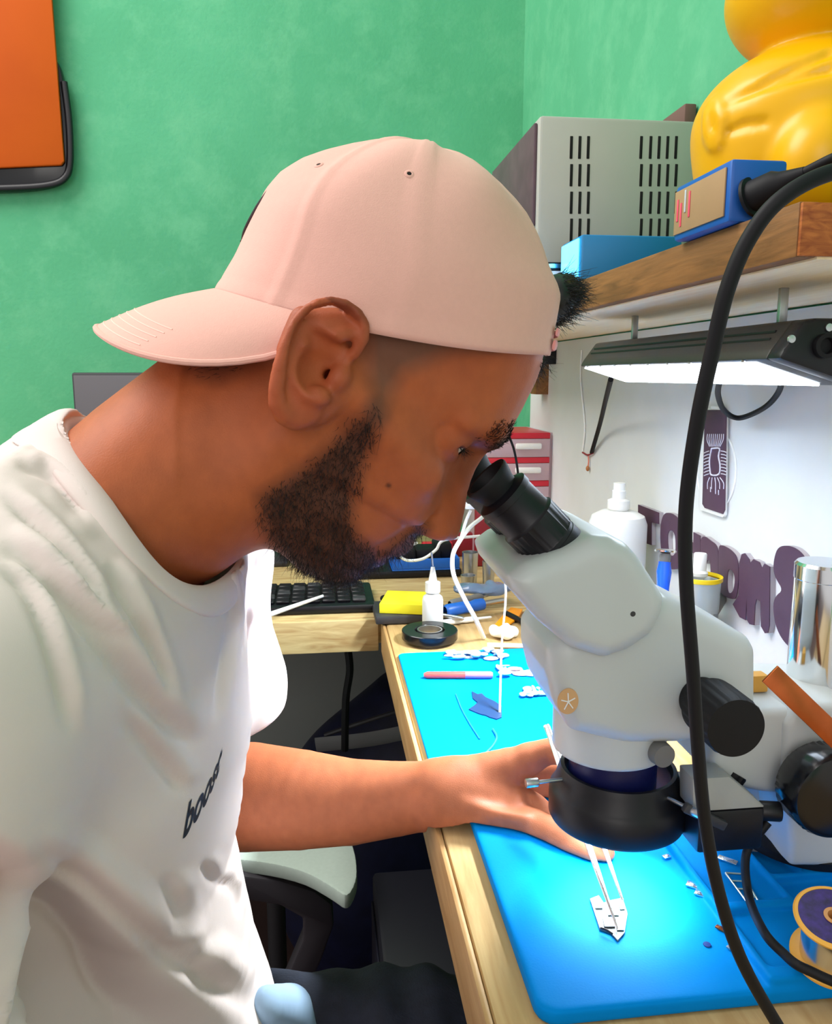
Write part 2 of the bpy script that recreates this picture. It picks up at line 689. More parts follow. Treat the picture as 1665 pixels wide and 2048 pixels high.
# ================================================================== the setting
XW, YB = 0.43, 1.72
DZ = 0.75            # desk top
tag(MB().box((-3.0, -2.6, -0.05), (XW + 0.05, YB + 0.05, 0.0)).build('floor', MAT['floor'], smooth=False), kind='structure')
tag(MB().box((-3.0, YB, 0.0), (XW + 0.1, YB + 0.1, 2.7)).build('wall_back', MAT['green'], smooth=False), kind='structure')
tag(MB().box((XW, -0.3, 0.0), (XW + 0.1, YB, 2.7)).build('wall_right', MAT['green'], smooth=False), kind='structure')
# white board fixed to the right wall between desk and shelf
wb = MB().box((XW - 0.006, 0.02, DZ + 0.002), (XW - 0.0005, 1.585, 1.153)).build('backboard', MAT['white_board'], smooth=False)
tag(wb, 'white painted backboard on the right wall behind the dark letters', 'board')
XB = XW - 0.006       # face of the board

# ------------------------------------------------------------------ desks
wt = thing('workbench', (0.26, 0.5, 0), 'pale pine workbench along the right wall under the blue mats', 'workbench')
MB().box((0.088, -0.1, DZ - 0.04), (XW - 0.001, 1.118, DZ), 0.004).build('top_board', MAT['pine'], wt)
MB().box((0.083, -0.1, DZ - 0.05), (0.0878, 1.105, DZ - 0.001), 0.002).build('edge_strip', MAT['pine_edge'], wt)
for yy in (-0.06, 1.02):
    MB().box((0.3, yy, 0.0), (0.35, yy + 0.05, DZ - 0.04), 0.003).build('leg', MAT['pine'], wt)
rd = thing('rear_desk', (-0.3, 1.4, 0), 'pale pine desk across the back wall under the black keyboard', 'desk')
MB().box((-1.3, 1.1195, DZ - 0.042), (XW - 0.008, YB - 0.002, DZ), 0.003).build('top_board', MAT['pine_x'], rd)
MB().box((-1.3, 1.11, DZ - 0.05), (0.08, 1.1195, DZ - 0.002), 0.002).build('front_rail', MAT['pine_x'], rd)
for xx in (-1.2, 0.33):
    MB().box((xx, 1.62, 0.0), (xx + 0.05, 1.67, DZ - 0.042), 0.003).build('leg', MAT['pine_x'], rd)

# ------------------------------------------------------------------ shelf above
sh = thing('wall_shelf', (0.34, 0.9, 1.155), 'long wooden wall shelf with brown front rail carrying the yellow figure', 'shelf')
MB().box((0.262, 0.409, 1.155), (XW - 0.001, 1.45, 1.171), 0.001).build('underboard', MAT['shelf_under'], sh)
MB().box((0.25, 0.409, 1.156), (0.2618, 1.45, 1.184), 0.001).build('front_rail', MAT['brown_wood'], sh)
MB().box((0.2622, 0.409, 1.1712), (XW - 0.001, 1.45, 1.183), 0.001).build('top_board', MAT['brown_wood'], sh)
MB().box((0.2505, 0.4065, 1.1565), (XW - 0.001, 0.4088, 1.1832), 0.0004).build('end_grain', MAT['end_grain'], sh)
MB().box((0.40, 1.46, 1.06), (XW - 0.001, 1.5, 1.2), 0.002).build('bracket', MAT['brown_wood'], sh)

# ------------------------------------------------------------------ orange panel on the green wall (upper left)
YO = YB - 0.03
op = thing('orange_wall_board', tuple(PY(60, 200, YB)), 'orange flat panel over a rounded black frame on the green wall', 'wall panel')
pts = [PY(-260, -340, YO), PY(78, -340, YO), PY(128, 322, YO), PY(122, 330, YO), PY(-260, 347, YO)]
MB().prism(pts, (0, 0.008, 0), 0.002).build('panel', MAT['orange_board'], op)
fr = smoothline([PY(-250, 348, YB), PY(-120, 384, YB), PY(0, 388, YB), PY(85, 382, YB), PY(132, 366, YB), PY(146, 330, YB), PY(141, 230, YB), PY(128, 150, YB), PY(112, 118, YB)], 6)
inner = [PY(100, 130, YB), PY(60, 200, YB), PY(-250, 250, YB)]
MB().prism([Vector((p.x, YB - 0.002, p.z)) for p in fr + inner], (0, -0.016, 0), 0.005).build('frame', MAT['black_gloss'], op)
b = MB()
rp = [PY(-250, 352, YO), PY(-100, 372, YO), PY(20, 372, YO), PY(95, 366, YO), PY(126, 352, YO), PY(136, 320, YO), PY(134, 240, YO), PY(124, 160, YO)]
b.tube([p + Vector((0, 0.012, 0)) for p in rp], 0.008, 10, 6, flat=0.8)
b.build('rim', MAT['black'], op)

# ------------------------------------------------------------------ monitor behind the neck
mo = thing('monitor', (-0.27, 1.45, DZ), 'flat grey monitor on the rear desk behind the man\'s neck', 'monitor')
a0, a1 = PY(145, 745, 1.5), PY(620, 735, 1.5)
zt = a0.z
x0, x1 = a0.x, a0.x + 0.52
m1 = MB().box((x0, 1.492, zt - 0.31), (x1, 1.52, zt), 0.004)
m1.build('casing', MAT['dark_grey'], mo)
MB().box((x0 + 0.004, 1.4895, zt - 0.296), (x1 - 0.004, 1.4918, zt - 0.005), 0.0008).build('screen', M('grey_screen', (98, 94, 100), 0.45, noise=0.05, nscale=4), mo)
MB().box(((x0 + x1) / 2 - 0.03, 1.5205, DZ + 0.012), ((x0 + x1) / 2 + 0.03, 1.545, zt - 0.12), 0.004).build('stand', MAT['dark_grey'], mo)
MB().box(((x0 + x1) / 2 - 0.11, 1.44, DZ + 0.0005), ((x0 + x1) / 2 + 0.11, 1.60, DZ + 0.0118), 0.004).build('foot', MAT['dark_grey'], mo)

# ================================================================== stereo microscope
Y0 = 0.48
MT_ = DZ + 0.010
EX, EYN, EYF = None, 0.452, 0.515


def rext(name, mat, pix, Ypx, y0, y1, r, parent, h=0.0016, cut=None, xtra=None):
    poly = poly_xz(pix, Ypx)
    xs = [p[0] for p in poly]
    zs = [p[1] for p in poly]
    F = Field((min(xs) - 0.006, y0 - 0.006, min(zs) - 0.006), (max(xs) + 0.006, y1 + 0.006, max(zs) + 0.006), h)
    F.add(extrude_fn(poly, y0, y1, r))
    if xtra:
        xtra(F)
    return sdf_part(name, mat, F, parent, 3)


rc = PY(1253, 1600, Y0)           # axis of the pod
AX = rc.x
z_ring_b = PY(1270, 1712, Y0 - 0.05).z
z_pod_b = PY(1240, 1546, Y0 - 0.037).z
z_pod_m = PY(1240, 1481, Y0 - 0.041).z
ms = thing('stereo_microscope', (AX, Y0, DZ), 'ivory stereo microscope with black eyepieces and ring light over the blue mat', 'microscope')
z_ring_t = min(z_ring_b + 0.034, z_pod_b - 0.003)
# zoom pod
pod_px = [(1090, 1292), (1112, 1262), (1200, 1240), (1290, 1190), (1318, 1182), (1400, 1222), (1488, 1268), (1500, 1290), (1500, 1405), (1478, 1440),
          (1420, 1462), (1350, 1476), (1240, 1478), (1135, 1452), (1104, 1400), (1090, 1340)]
pod = rext('pod', MAT['scope_white'], pod_px, Y0 - 0.028, Y0 - 0.043, Y0 + 0.043, 0.014, ms)
rp_ = (PY(1350, 1500, Y0 - 0.02).x - PY(1128, 1500, Y0 - 0.02).x) / 2
AX = (PY(1350, 1500, Y0 - 0.02).x + PY(1128, 1500, Y0 - 0.02).x) / 2
MB().lathe([(rp_ * 0.97, z_pod_b), (rp_ * 0.995, z_pod_b + 0.001), (rp_, z_pod_b + 0.003), (rp_, z_pod_m + 0.008), (rp_ * 0.96, z_pod_m + 0.014)], (AX, Y0, 0), seg=72).build('lower_body', MAT['scope_white'], ms)
MB().lathe([(0.0288, z_ring_t - 0.012), (0.0288, z_pod_b - 0.0004)], (AX + 0.0035, Y0, 0), seg=64).build('objective_lens', MAT['navy'], ms)
# prism head that carries both eyepieces
head_px = [(1238, 1078), (1262, 1104), (1312, 1182), (1306, 1215), (1284, 1256), (1240, 1286), (1192, 1302), (1128, 1282), (1064, 1228), (1016, 1172), (1006, 1142), (1040, 1116), (1110, 1092), (1170, 1064), (1210, 1066)]
rext('prism_head', MAT['scope_white'], head_px, 0.445, 0.425, 0.545, 0.012, ms)


def eyepiece(Y, seen):
    a = PY(1131, 1112, Y0 - 0.03)
    c = PY(974, 956, Y0 - 0.03)
    a = Vector((a.x, Y, a.z))
    c = Vector((c.x, Y, c.z))
    d = (c - a).normalized()
    L = (c - a).length
    o = MB().lathe([(0.0168, -0.004), (0.0176, 0.002), (0.0176, L * 0.16), (0.0172, L * 0.165), (0.0172, L * 0.20), (0.0180, L * 0.205), (0.0182, L * 0.215), (0.0182, L * 0.46),
                    (0.0172, L * 0.475), (0.0165, L * 0.49), (0.0165, L * 0.72), (0.0172, L * 0.725), (0.0172, L * 0.785), (0.0150, L * 0.80), (0.0130, L * 0.82)],
                   a, d, seg=72, flute=(L * 0.209, L * 0.455, 0.07, 26)).build('eyepiece', MAT['black'], ms)
    e = MB().lathe([(0.0122, L * 0.80), (0.0125, L * 0.86), (0.0142, L * 0.93), (0.0150, L * 0.985), (0.0146, L * 1.0), (0.0128, L * 0.995), (0.0105, L * 0.93), (0.0100, L * 0.90), (0.0, L * 0.899)], a, d, seg=48, close=False)
    e.build('eyecup', MAT['black_matte'], o)
    MB().lathe([(0.0, L * 0.9005), (0.006, L * 0.9035), (0.0096, L * 0.9005)], a, d, seg=32, close=False).build('eye_lens', M('coated_lens', (30, 70, 52), 0.08, 0, 0.8), o)
    return a, d, L


eyepiece(0.4545, True)
eyepiece(0.5155, True)

# zoom knob: axis towards the photographer, one on each side
kb = PY(1408, 1402, 0.432)
for s, y1, y2 in ((1, 0.4365, 0.3935), (-1, 0.5235, 0.5665)):
    sg = -1 if s == 1 else 1
    k = MB().lathe([(0.0135, 0), (0.0138, 0.008), (0.0175, 0.012), (0.0178, 0.016), (0.0178, 0.040), (0.0168, 0.043), (0.0, 0.0434)], (kb.x, y1, kb.z), (0, sg, 0), seg=80, flute=(0.0125, 0.0405, 0.05, 22), close=False)
    k.build('zoom_knob', MAT['black_matte'], ms)
# maker's emblem: tan disc with a small ring drawn in it, on the left front curve of the pod
em = PY(1136, 1402, Y0 - 0.0425)
ob = MB().lathe([(0.0, 0), (0.0082, 0.0), (0.0080, 0.0007), (0.0, 0.0008)], (em.x, Y0 - 0.0427, em.z), (0, -1, 0), seg=32, close=False, xdir=(1, 0, 0), sx=0.8).build('emblem', M('tan_emblem', (208, 164, 116), 0.5), ms)
q = MB()
for k in range(5):
    t = 2 * math.pi * k / 5 + 0.4
    q.tube([(em.x + 0.0045 * math.cos(t), Y0 - 0.0438, em.z + 0.0055 * math.sin(t)), (em.x, Y0 - 0.0438, em.z)], 0.0004, 6, 2)
q.build('emblem_lines', MAT['white'], ob)
mk = PY(1268, 1229, 0.424)
MB().lathe([(0.0018, 0), (0.0016, 0.0006), (0, 0.0007)], (mk.x, 0.4255, mk.z), (0, -1, 0), seg=12, close=False).build('set_screw', MAT['dark_grey'], ms)
# small grey clamp knob on the pod's lower right
ck = PY(1332, 1520, Y0 - 0.045)
MB().lathe([(0.003, -0.012), (0.003, 0), (0.0072, 0.0005), (0.0078, 0.003), (0.0072, 0.009), (0.0, 0.0095)], (ck.x, Y0 - 0.032, ck.z), (0.15, -1, 0), seg=28, close=False).build('clamp_knob', MAT['grey'], ms)

# ring light under the objective
AX += 0.0075
z_ring_b -= 0.0015
rl = thing('ring_light', (AX, Y0, z_ring_b), 'black ring light clamped under the microscope with grey sloped connector box', 'ring light')
RO = 0.0452
rprof = [(0.034, z_ring_t - 0.004), (0.034, z_ring_t - 0.010), (0.0345, z_ring_b + 0.004), (0.036, z_ring_b + 0.001), (0.0365, z_ring_b + 0.003), (0.0425, z_ring_b + 0.003), (0.0430, z_ring_b), (RO - 0.001, z_ring_b), (RO, z_ring_b + 0.002),
         (RO, z_ring_b + 0.018), (RO - 0.002, z_ring_b + 0.021), (0.0415, z_ring_b + 0.024), (0.0395, z_ring_t - 0.004), (0.038, z_ring_t), (0.0355, z_ring_t), (0.034, z_ring_t - 0.004)]
MB().lathe(rprof, (AX, Y0, 0), seg=96, close=False).build('housing', MAT['black'], rl)
led = M('ring_leds', (235, 245, 255), 0.4, emit=45.0, emit_rgb=(226, 244, 255))
for k in range(24):
    t = 2 * math.pi * k / 24
    p = Vector((AX + 0.0395 * math.cos(t), Y0 + 0.0395 * math.sin(t), z_ring_b + 0.0028))
    MB().lathe([(0.0027, 0.0), (0.0026, 0.001), (0.0, 0.0022)], p, (0, 0, -1), seg=10, close=False).build('led', led, rl)
for t in (math.radians(185), math.radians(300), math.radians(65)):
    d = Vector((math.cos(t), math.sin(t), 0))
    p = Vector((AX, Y0, z_ring_t - 0.006))
    MB().cyl(p + d * 0.0325, p + d * 0.056, 0.0013, seg=10).cyl(p + d * 0.0565, p + d * 0.0650, 0.0030, seg=16, bev=0.0005).build('clamp_screw', MAT['steel'], rl)
# connector box with a sloped grey lid
bx0, bx1 = PY(1372, 1650, 0.45).x, PY(1500, 1650, 0.45).x
bz0, bz1 = z_ring_b - 0.003, z_ring_b + 0.0255
MB().box((bx0, 0.4335, bz0), (bx1, 0.487, bz1), 0.0025).build('connector_box', MAT['black'], rl)
lz = min(bz1 + 0.021, z_pod_b - 0.0015)
lid = [(bx0 - 0.004, 0.4335, bz1 + 0.0003), (bx1, 0.4335, bz1 + 0.0003), (bx1 - 0.003, 0.4345, bz1 + 0.003), (bx0 + 0.02, 0.4365, lz), (bx0 - 0.004, 0.4365, lz)]
MB().prism(lid, (0, 0.0195, 0), 0.0012).build('sloped_lid', M('grey_lid', (160, 162, 160), 0.45, noise=0.1, nscale=60), rl)
rg = area('ring_glow', (AX, Y0, z_ring_b - 0.001), (AX - 0.012, Y0 - 0.03, MT_), 0.07, 0.20, (0.86, 0.96, 1.0))
rg.data.shape = 'DISK'
rg.data.spread = 2.0
adopt(rg, rl)
MB().cyl((bx1 + 0.0003, 0.441, bz1 - 0.006), (bx1 + 0.013, 0.438, bz1 - 0.006), 0.0062, seg=24, bev=0.001).build('plug', MAT['black'], rl)
MB().lathe([(0.008, 0.0), (0.0082, 0.004), (0.0075, 0.005), (0, 0.005)], (bx1 - 0.008, 0.462, bz1 + 0.0055), (0.5, 0, 0.8), seg=44, flute=(-1, 0.004, 0.12, 16), close=False).build('dimmer_dial', MAT['black_matte'], rl)
MB().box((bx0 - 0.013, 0.4285, bz1 - 0.003), (bx0 + 0.018, 0.4332, bz1 + 0.003), 0.001, mtx=Matrix.Translation((bx0, 0.431, bz1)) @ Matrix.Rotation(math.radians(28), 4, 'Y') @ Matrix.Translation((-bx0, -0.431, -bz1))).build('clip', MAT['dark_grey'], rl)
rcable = [Vector((bx1 + 0.006, 0.4395, bz1 - 0.0135)), PY(1494, 1705, 0.437), PY(1498, 1790, 0.425), PZ(1528, 1862, 0.785), PZ(1566, 1905, 0.7815), PZ(1612, 1938, 0.7815), PZ(1720, 1968, 0.7765), Vector((0.33, 0.385, 0.7692)), Vector((0.37, 0.42, 0.7692)), Vector((0.40, 0.50, 0.7692)), Vector((0.415, 0.595, 0.7692))]
tag(MB().tube(rcable, 0.0027, 10, 10).build('thin_power_cord', MAT['black_matte']), 'thin black cord dropping from the ring light onto the blue mat tray', 'cord')

# stand: arm, focus block, column, knobs
st = thing('microscope_stand', (0.34, 0.5, DZ), 'microscope stand with chrome column, ivory focus arm and black focus knobs', 'stand')
arm_px = [(1415, 1480), (1450, 1415), (1500, 1405), (1620, 1402), (1640, 1430), (1640, 1560), (1605, 1575), (1510, 1570), (1440, 1556), (1400, 1530)]
rext('focus_arm', MAT['scope_white2'], arm_px, 0.47, 0.457, 0.515, 0.006, st)
cx, cy = (0.326 + 0.362) / 2, 0.5
cpx = (PY(1586, 1300, cy).x + PY(1684, 1300, cy).x) / 2
cr_ = (PY(1684, 1300, cy).x - PY(1586, 1300, cy).x) / 2
ztop = PY(1640, 1138, cy - cr_).z
sl = [(1556, 1520), (1560, 1440), (1590, 1398), (1700, 1398), (1720, 1440), (1720, 1722), (1572, 1722)]
rext('focus_block', MAT['scope_white2'], sl, 0.46, 0.452, 0.53, 0.005, st)
sl2 = [(1436, 1524), (1560, 1516), (1562, 1712), (1520, 1712), (1470, 1680)]
rext('rack_plate', MAT['scope_white2'], sl2, 0.495, 0.4885, 0.514, 0.003, st)
hx = PY(1513, 1537, 0.4885)
MB().lathe([(0.0036, 0), (0.0036, 0.0006), (0.0022, 0.0007), (0.0018, 0.0002)], (hx.x, 0.4887, hx.z), (0, -1, 0), seg=20, close=False).build('screw', MAT['grey'], st)
zb_top = PY(1640, 1716, 0.48).z
MB().lathe([(cr_ - 0.001, zb_top), (cr_, zb_top + 0.002), (cr_, ztop - 0.012), (cr_ + 0.0006, ztop - 0.0115), (cr_ + 0.0006, ztop - 0.002), (cr_ - 0.001, ztop), (0, ztop)], (cpx, cy, 0), seg=64, close=False).build('column', MAT['chrome'], st)
MB().lathe([(0.0, MT_ + 0.0064), (0.05, MT_ + 0.0064), (0.05, MT_ + 0.012), (0.044, MT_ + 0.015), (cr_ + 0.012, MT_ + 0.016), (cr_ + 0.008, zb_top - 0.0005), (0.0, zb_top - 0.0004)], (cpx, cy, 0), seg=64, close=False).build('base_flange', MAT['black'], st)
MB().lathe([(cr_ + 0.0003, 0), (cr_ + 0.0055, 0.0), (cr_ + 0.006, 0.002), (cr_ + 0.006, 0.012), (cr_ + 0.0045, 0.014), (cr_ + 0.0003, 0.014)], (cpx, cy, PY(1600, 1408, cy).z), seg=48, close=False).build('collar', M('grey_collar', (176, 176, 176), 0.35), st)
fk = PY(1644, 1572, 0.437)
for y1, sg in ((0.4515, -1), (0.5305, 1)):
    MB().lathe([(0.012, 0), (0.012, 0.006), (0.0262, 0.0065), (0.028, 0.0085), (0.028, 0.026), (0.0262, 0.030), (0.022, 0.0312), (0.0, 0.0315)], (fk.x, y1, fk.z), (0, sg, 0), seg=80, flute=(0.0075, 0.027, 0.02, 36), close=False).build('focus_knob', MAT['black_gloss'], st)
# ================================================================== blue mats on the workbench
MT = DZ + 0.010


def rrect(x0, y0, x1, y1, r, z, n=6):
    out = []
    for cx_, cy_, a0 in ((x1 - r, y1 - r, 0), (x0 + r, y1 - r, 90), (x0 + r, y0 + r, 180), (x1 - r, y0 + r, 270)):
        for k in range(n + 1):
            a = math.radians(a0 + 90 * k / n)
            out.append(Vector((cx_ + r * math.cos(a), cy_ + r * math.sin(a), z)))
    return out


def offset_rrects(b, x0, y0, x1, y1, r, prof):
    """stack of rounded rectangles (inset, z) -> closed skin"""
    rings = [[b.bm.verts.new(p) for p in rrect(x0 + i, y0 + i, x1 - i, y1 - i, max(r - i, 0.0008), z)] for i, z in prof]
    n = len(rings[0])
    for A, B in zip(rings[:-1], rings[1:]):
        for k in range(n):
            b.bm.faces.new((A[k], A[(k + 1) % n], B[(k + 1) % n], B[k]))
    b.bm.faces.new(list(reversed(rings[0])))
    b.bm.faces.new(rings[-1])
    return b


def grid_plate(x0, y0, x1, y1, z0, ztop, cells, corner=0.012, lip=0.0):
    """silicone plate whose top has pockets: cells = (xa, ya, xb, yb, depth)"""
    F = Field((x0 - 0.006, y0 - 0.006, z0 - 0.006), (x1 + 0.006, y1 + 0.006, ztop + 0.008), 0.0016)

    def body(P):
        hx_, hy_ = (x1 - x0) / 2 - corner, (y1 - y0) / 2 - corner
        qx = np.abs(P[0] - (x0 + x1) / 2) - hx_
        qy = np.abs(P[1] - (y0 + y1) / 2) - hy_
        d2 = np.sqrt(np.maximum(qx, 0) ** 2 + np.maximum(qy, 0) ** 2) + np.minimum(np.maximum(qx, qy), 0) - corner + 0.0018
        dz = np.abs(P[2] - (z0 + ztop) / 2) - (ztop - z0) / 2 + 0.0018
        return np.sqrt(np.maximum(d2, 0) ** 2 + np.maximum(dz, 0) ** 2) + np.minimum(np.maximum(d2, dz), 0) - 0.0018
    F.add(body)
    for xa, ya, xb, yb, dp in cells:
        def pocket(P, c=(xa, ya, xb, yb, dp)):
            qx = np.abs(P[0] - (c[0] + c[2]) / 2) - (c[2] - c[0]) / 2 + 0.004
            qy = np.abs(P[1] - (c[1] + c[3]) / 2) - (c[3] - c[1]) / 2 + 0.004
            d2 = np.sqrt(np.maximum(qx, 0) ** 2 + np.maximum(qy, 0) ** 2) + np.minimum(np.maximum(qx, qy), 0) - 0.004
            dz = np.abs(P[2] - (ztop + 0.02)) - (0.02 + c[4])
            return np.maximum(d2, dz)
        F.add(pocket, 0.0015, cut=True)
    return F


near = thing('repair_mat', (0.26, 0.44, DZ), 'near blue silicone repair mat with moulded tray compartments under the tweezers', 'mat')
# flat work area and tray strip moulded in one
XT = 0.242
F = grid_plate(0.110, 0.364, 0.4225, 0.6, DZ + 0.0006, MT, [], 0.012)


def tray_add(P):
    qx = np.abs(P[0] - (XT + 0.4205) / 2) - (0.4205 - XT) / 2
    qy = np.abs(P[1] - (0.366 + 0.598) / 2) - (0.598 - 0.366) / 2
    dz = np.abs(P[2] - (MT + 0.002)) - 0.004
    return np.maximum(np.maximum(qx, qy), dz)


F.add(tray_add, 0.002)
for xa, ya, xb, yb, dp in ((0.247, 0.376, 0.292, 0.424, 0.004), (0.247, 0.428, 0.292, 0.432, 0.0), (0.247, 0.432, 0.292, 0.590, 0.0035), (0.296, 0.40, 0.345, 0.452, 0.006), (0.296, 0.456, 0.318, 0.50, 0.006), (0.296, 0.504, 0.318, 0.545, 0.006),
                           (0.35, 0.374, 0.415, 0.445, 0.006), (0.296, 0.372, 0.345, 0.396, 0.005)):
    if dp:
        def pk(P, c=(xa, ya, xb, yb, dp)):
            qx = np.abs(P[0] - (c[0] + c[2]) / 2) - (c[2] - c[0]) / 2
            qy = np.abs(P[1] - (c[1] + c[3]) / 2) - (c[3] - c[1]) / 2
            dz = np.abs(P[2] - (MT + 0.026)) - (0.02 + c[4])
            return np.maximum(np.maximum(qx, qy), dz)
        F.add(pk, 0.0015, cut=True)
sdf_part('mat_body', MAT['mat_blue'], F, near, 2)
far = MB()
offset_rrects(far, 0.092, 0.640, 0.30, 0.948, 0.008, [(0.0005, DZ + 0.0006), (0, DZ + 0.0012), (0, DZ + 0.0032), (0.0006, DZ + 0.0038)])
tag(far.build('repair_mat', MAT['mat_blue']), 'farther thin blue work mat beyond the hand, littered with small parts', 'mat')
FZ = DZ + 0.0039

# ------------------------------------------------------------------ phone board under the lens, small parts
pcb = thing('phone_circuit_board', tuple(PZ(1222, 1835, MT)), 'small phone circuit board lying in the bright spot below the tweezers', 'circuit board')
pw = lambda px, py, dz=0.0: PZ(px, py, MT + 0.0004 + dz)
pp = [pw(1180, 1800), pw(1198, 1793), pw(1208, 1808), pw(1222, 1803), pw(1246, 1798), pw(1256, 1830), pw(1250, 1868), pw(1236, 1884), pw(1222, 1868), pw(1200, 1860)]
MB().prism(pp, (0, 0, 0.0011), 0.0002).build('board', M('circuit_board', (24, 60, 84), 0.4, noise=0.6, nscale=420, rgb2=(120, 130, 128)), pcb)
for (a, c, e, g) in ((1188, 1802, 1203, 1818), (1214, 1812, 1236, 1832), (1206, 1838, 1228, 1856), (1232, 1842, 1246, 1862), (1238, 1806, 1248, 1820)):
    MB().prism([pw(a, c, 0.0012), pw(e, c, 0.0012), pw(e + 3, g, 0.0012), pw(a + 3, g, 0.0012)], (0, 0, 0.0009), 0.0002).build('chip', MAT['silver'] if a != 1206 else MAT['dark_grey'], pcb)
MB().tube([pw(1202, 1856, 0.0025), pw(1214, 1860, 0.003), pw(1226, 1868, 0.0025)], 0.0007, 6, 4).build('flex_cable', MAT['black'], pcb)


def chip(px, py, w, h, rot, mat, label, dz=0.0, cat='component', z=None):
    zz = MT + 0.0005 if z is None else z
    p = PZ(px, py, zz)
    m = Matrix.Translation(p) @ Matrix.Rotation(rot, 4, 'Z')
    o = MB().box((-w / 2, -h / 2, 0), (w / 2, h / 2, 0.0014), 0.0004, mtx=m).box((-w * 0.3, -h * 0.3, 0.00142), (w * 0.3, h * 0.3, 0.0019), 0.0002, mtx=m)
    o = o.build('shield_can', mat)
    return tag(o, label, cat)


chip(1388, 1772, 0.0065, 0.009, 0.9, MAT['silver'], 'small silver metal part on blue mat, upper one of two touching')
chip(1405, 1789, 0.0065, 0.009, 0.9, MAT['silver'], 'small silver metal part on blue mat, lower one of two touching')
chip(1334, 1715, 0.006, 0.004, 0.3, MAT['silver'], 'tiny silver part on blue mat just under the ring light edge')
chip(1448, 1862, 0.003, 0.010, 0.6, MAT['copper'], 'tiny brownish strip on blue mat against the thick black cable')
chip(1467, 1900, 0.004, 0.007, 0.5, MAT['steel'], 'tiny grey metal part on blue mat below the brownish strip')
chip(1456, 1722, 0.005, 0.013, 0.8, MAT['silver'], 'small shiny metal clip lying at the far end of the tray strip', z=MT + 0.003)
dot = PZ(1415, 1890, MT)
tag(MB().lathe([(0.0024, 0.0003), (0.0022, 0.0007), (0, 0.0008)], dot, seg=18, close=False).build('dark_spot', M('dark_blue_pellet', (0, 50, 130), 0.5)), 'dark blue dot on the blue mat right of the bright spot', 'pellet')
# stencil: little ladder-shaped metal frame lying in the tray
zs = MT + 0.004
sf = MB()
q0, q1, q2, q3 = PZ(1452, 1746, zs), PZ(1484, 1748, zs), PZ(1520, 1806, zs), PZ(1496, 1806, zs)
for a, c in ((q0, q1), (q1, q2), (q2, q3), (q3, q0)):
    sf.tube([a, c], 0.0007, 6, smooth=False)
for t in (0.27, 0.54, 0.8):
    sf.tube([q0.lerp(q3, t), q1.lerp(q2, t)], 0.0006, 6, smooth=False)
tag(sf.build('ladder_stencil', MAT['steel']), 'thin metal ladder-shaped frame lying in the blue tray', 'frame')

# ------------------------------------------------------------------ thick black cable from the blue controller
ctl = [PY(1508, 396, 0.455), PY(1560, 362, 0.43), PY(1660, 330, 0.38), PY(1850, 262, 0.34), PY(2000, 280, 0.31), PY(1960, 330, 0.285), PY(1780, 332, 0.275), PY(1660, 346, 0.272), PY(1560, 400, 0.272), PY(1497, 480, 0.276), PY(1455, 580, 0.28), PY(1426, 700, 0.285), PY(1398, 830, 0.29), PY(1378, 960, 0.295),
       PY(1371, 1060, 0.298), PY(1374, 1180, 0.30), PY(1387, 1350, 0.302), PY(1397, 1500, 0.304), PY(1412, 1650, 0.306), PY(1440, 1790, 0.308), PY(1484, 1920, 0.31), PY(1556, 2050, 0.308), PY(1640, 2180, 0.29), PZ(1760, 2300, DZ + 0.006), Vector((0.30, 0.18, DZ + 0.0032)), Vector((0.36, 0.02, DZ + 0.0032)), Vector((0.38, -0.09, DZ + 0.0032))]
tag(MB().tube(ctl[3:], 0.0029, 14, 10).build('power_cable', MAT['black_matte']), 'thick black cable curving down in front of the microscope', 'cable')

# ------------------------------------------------------------------ things on the shelf
ST = 1.1845
# bench power supply
ps = thing('bench_power_supply', (0.33, 1.0, ST), 'pale grey bench power supply with slotted vents on the wall shelf', 'power supply')
py0, py1 = 0.90, 1.13
pl = PY(1080, 260, py0)
px0, px1 = pl.x, XW - 0.004
pz1 = PY(1200, 234, py0).z
MB().box((px0, py0, ST), (px1, py1, pz1), 0.004).build('casing', MAT['psu'], ps)
for c in (1144, 1161, 1178, 1284, 1303, 1320, 1337, 1354):
    for ra, rb in ((272, 318), (328, 373), (383, 428), (437, 484)):
        a, d = PY(c, ra, py0), PY(c, rb, py0)
        MB().box((a.x - 0.0017, py0 - 0.0005, d.z), (a.x + 0.0017, py0 + 0.004, a.z), 0.0006).build('vent_slot', MAT['hole'], ps)
dp = MB().box((px0 - 0.004, py0 + 0.008, ST + 0.075), (px0 - 0.0003, py1 - 0.006, pz1 - 0.006), 0.001)
dp.build('display_panel', MAT['psu_dark'], ps)
fpn = MB().box((px0 - 0.003, py0 + 0.008, ST + 0.004), (px0 - 0.0003, py1 - 0.006, ST + 0.0745), 0.001).build('control_panel', MAT['psu_front'], ps)
for k in range(4):
    MB().cyl((px0 - 0.0145, py0 + 0.04 + 0.045 * k, ST + 0.05), (px0 - 0.0035, py0 + 0.04 + 0.045 * k, ST + 0.05), 0.0075, seg=20, bev=0.001).build('knob', MAT['black'], ps)
MB().box((0.30, py1 + 0.05, ST), (XW - 0.003, py1 + 0.07, pz1 + 0.035), 0.002)
bb = MB().box((PY(1358, 240, 0.93).x, 0.915, pz1 + 0.0005), (XW - 0.002, 0.985, PY(1400, 207, 0.915).z), 0.002).build('brown_box', M('brown_card', (112, 84, 76), 0.8))
tag(bb, 'brown box corner on top of the grey power supply, against the wall', 'box')

# blue controllers
def blue_case(name, label, y0, y1, xa, xb, z1, m1, frontmat, cat):
    t = thing(name, ((xa + xb) / 2, (y0 + y1) / 2, ST), label, cat)
    MB().box((xa, y0, ST), (xb, y1, z1), 0.0025).build('casing', m1, t)
    return t


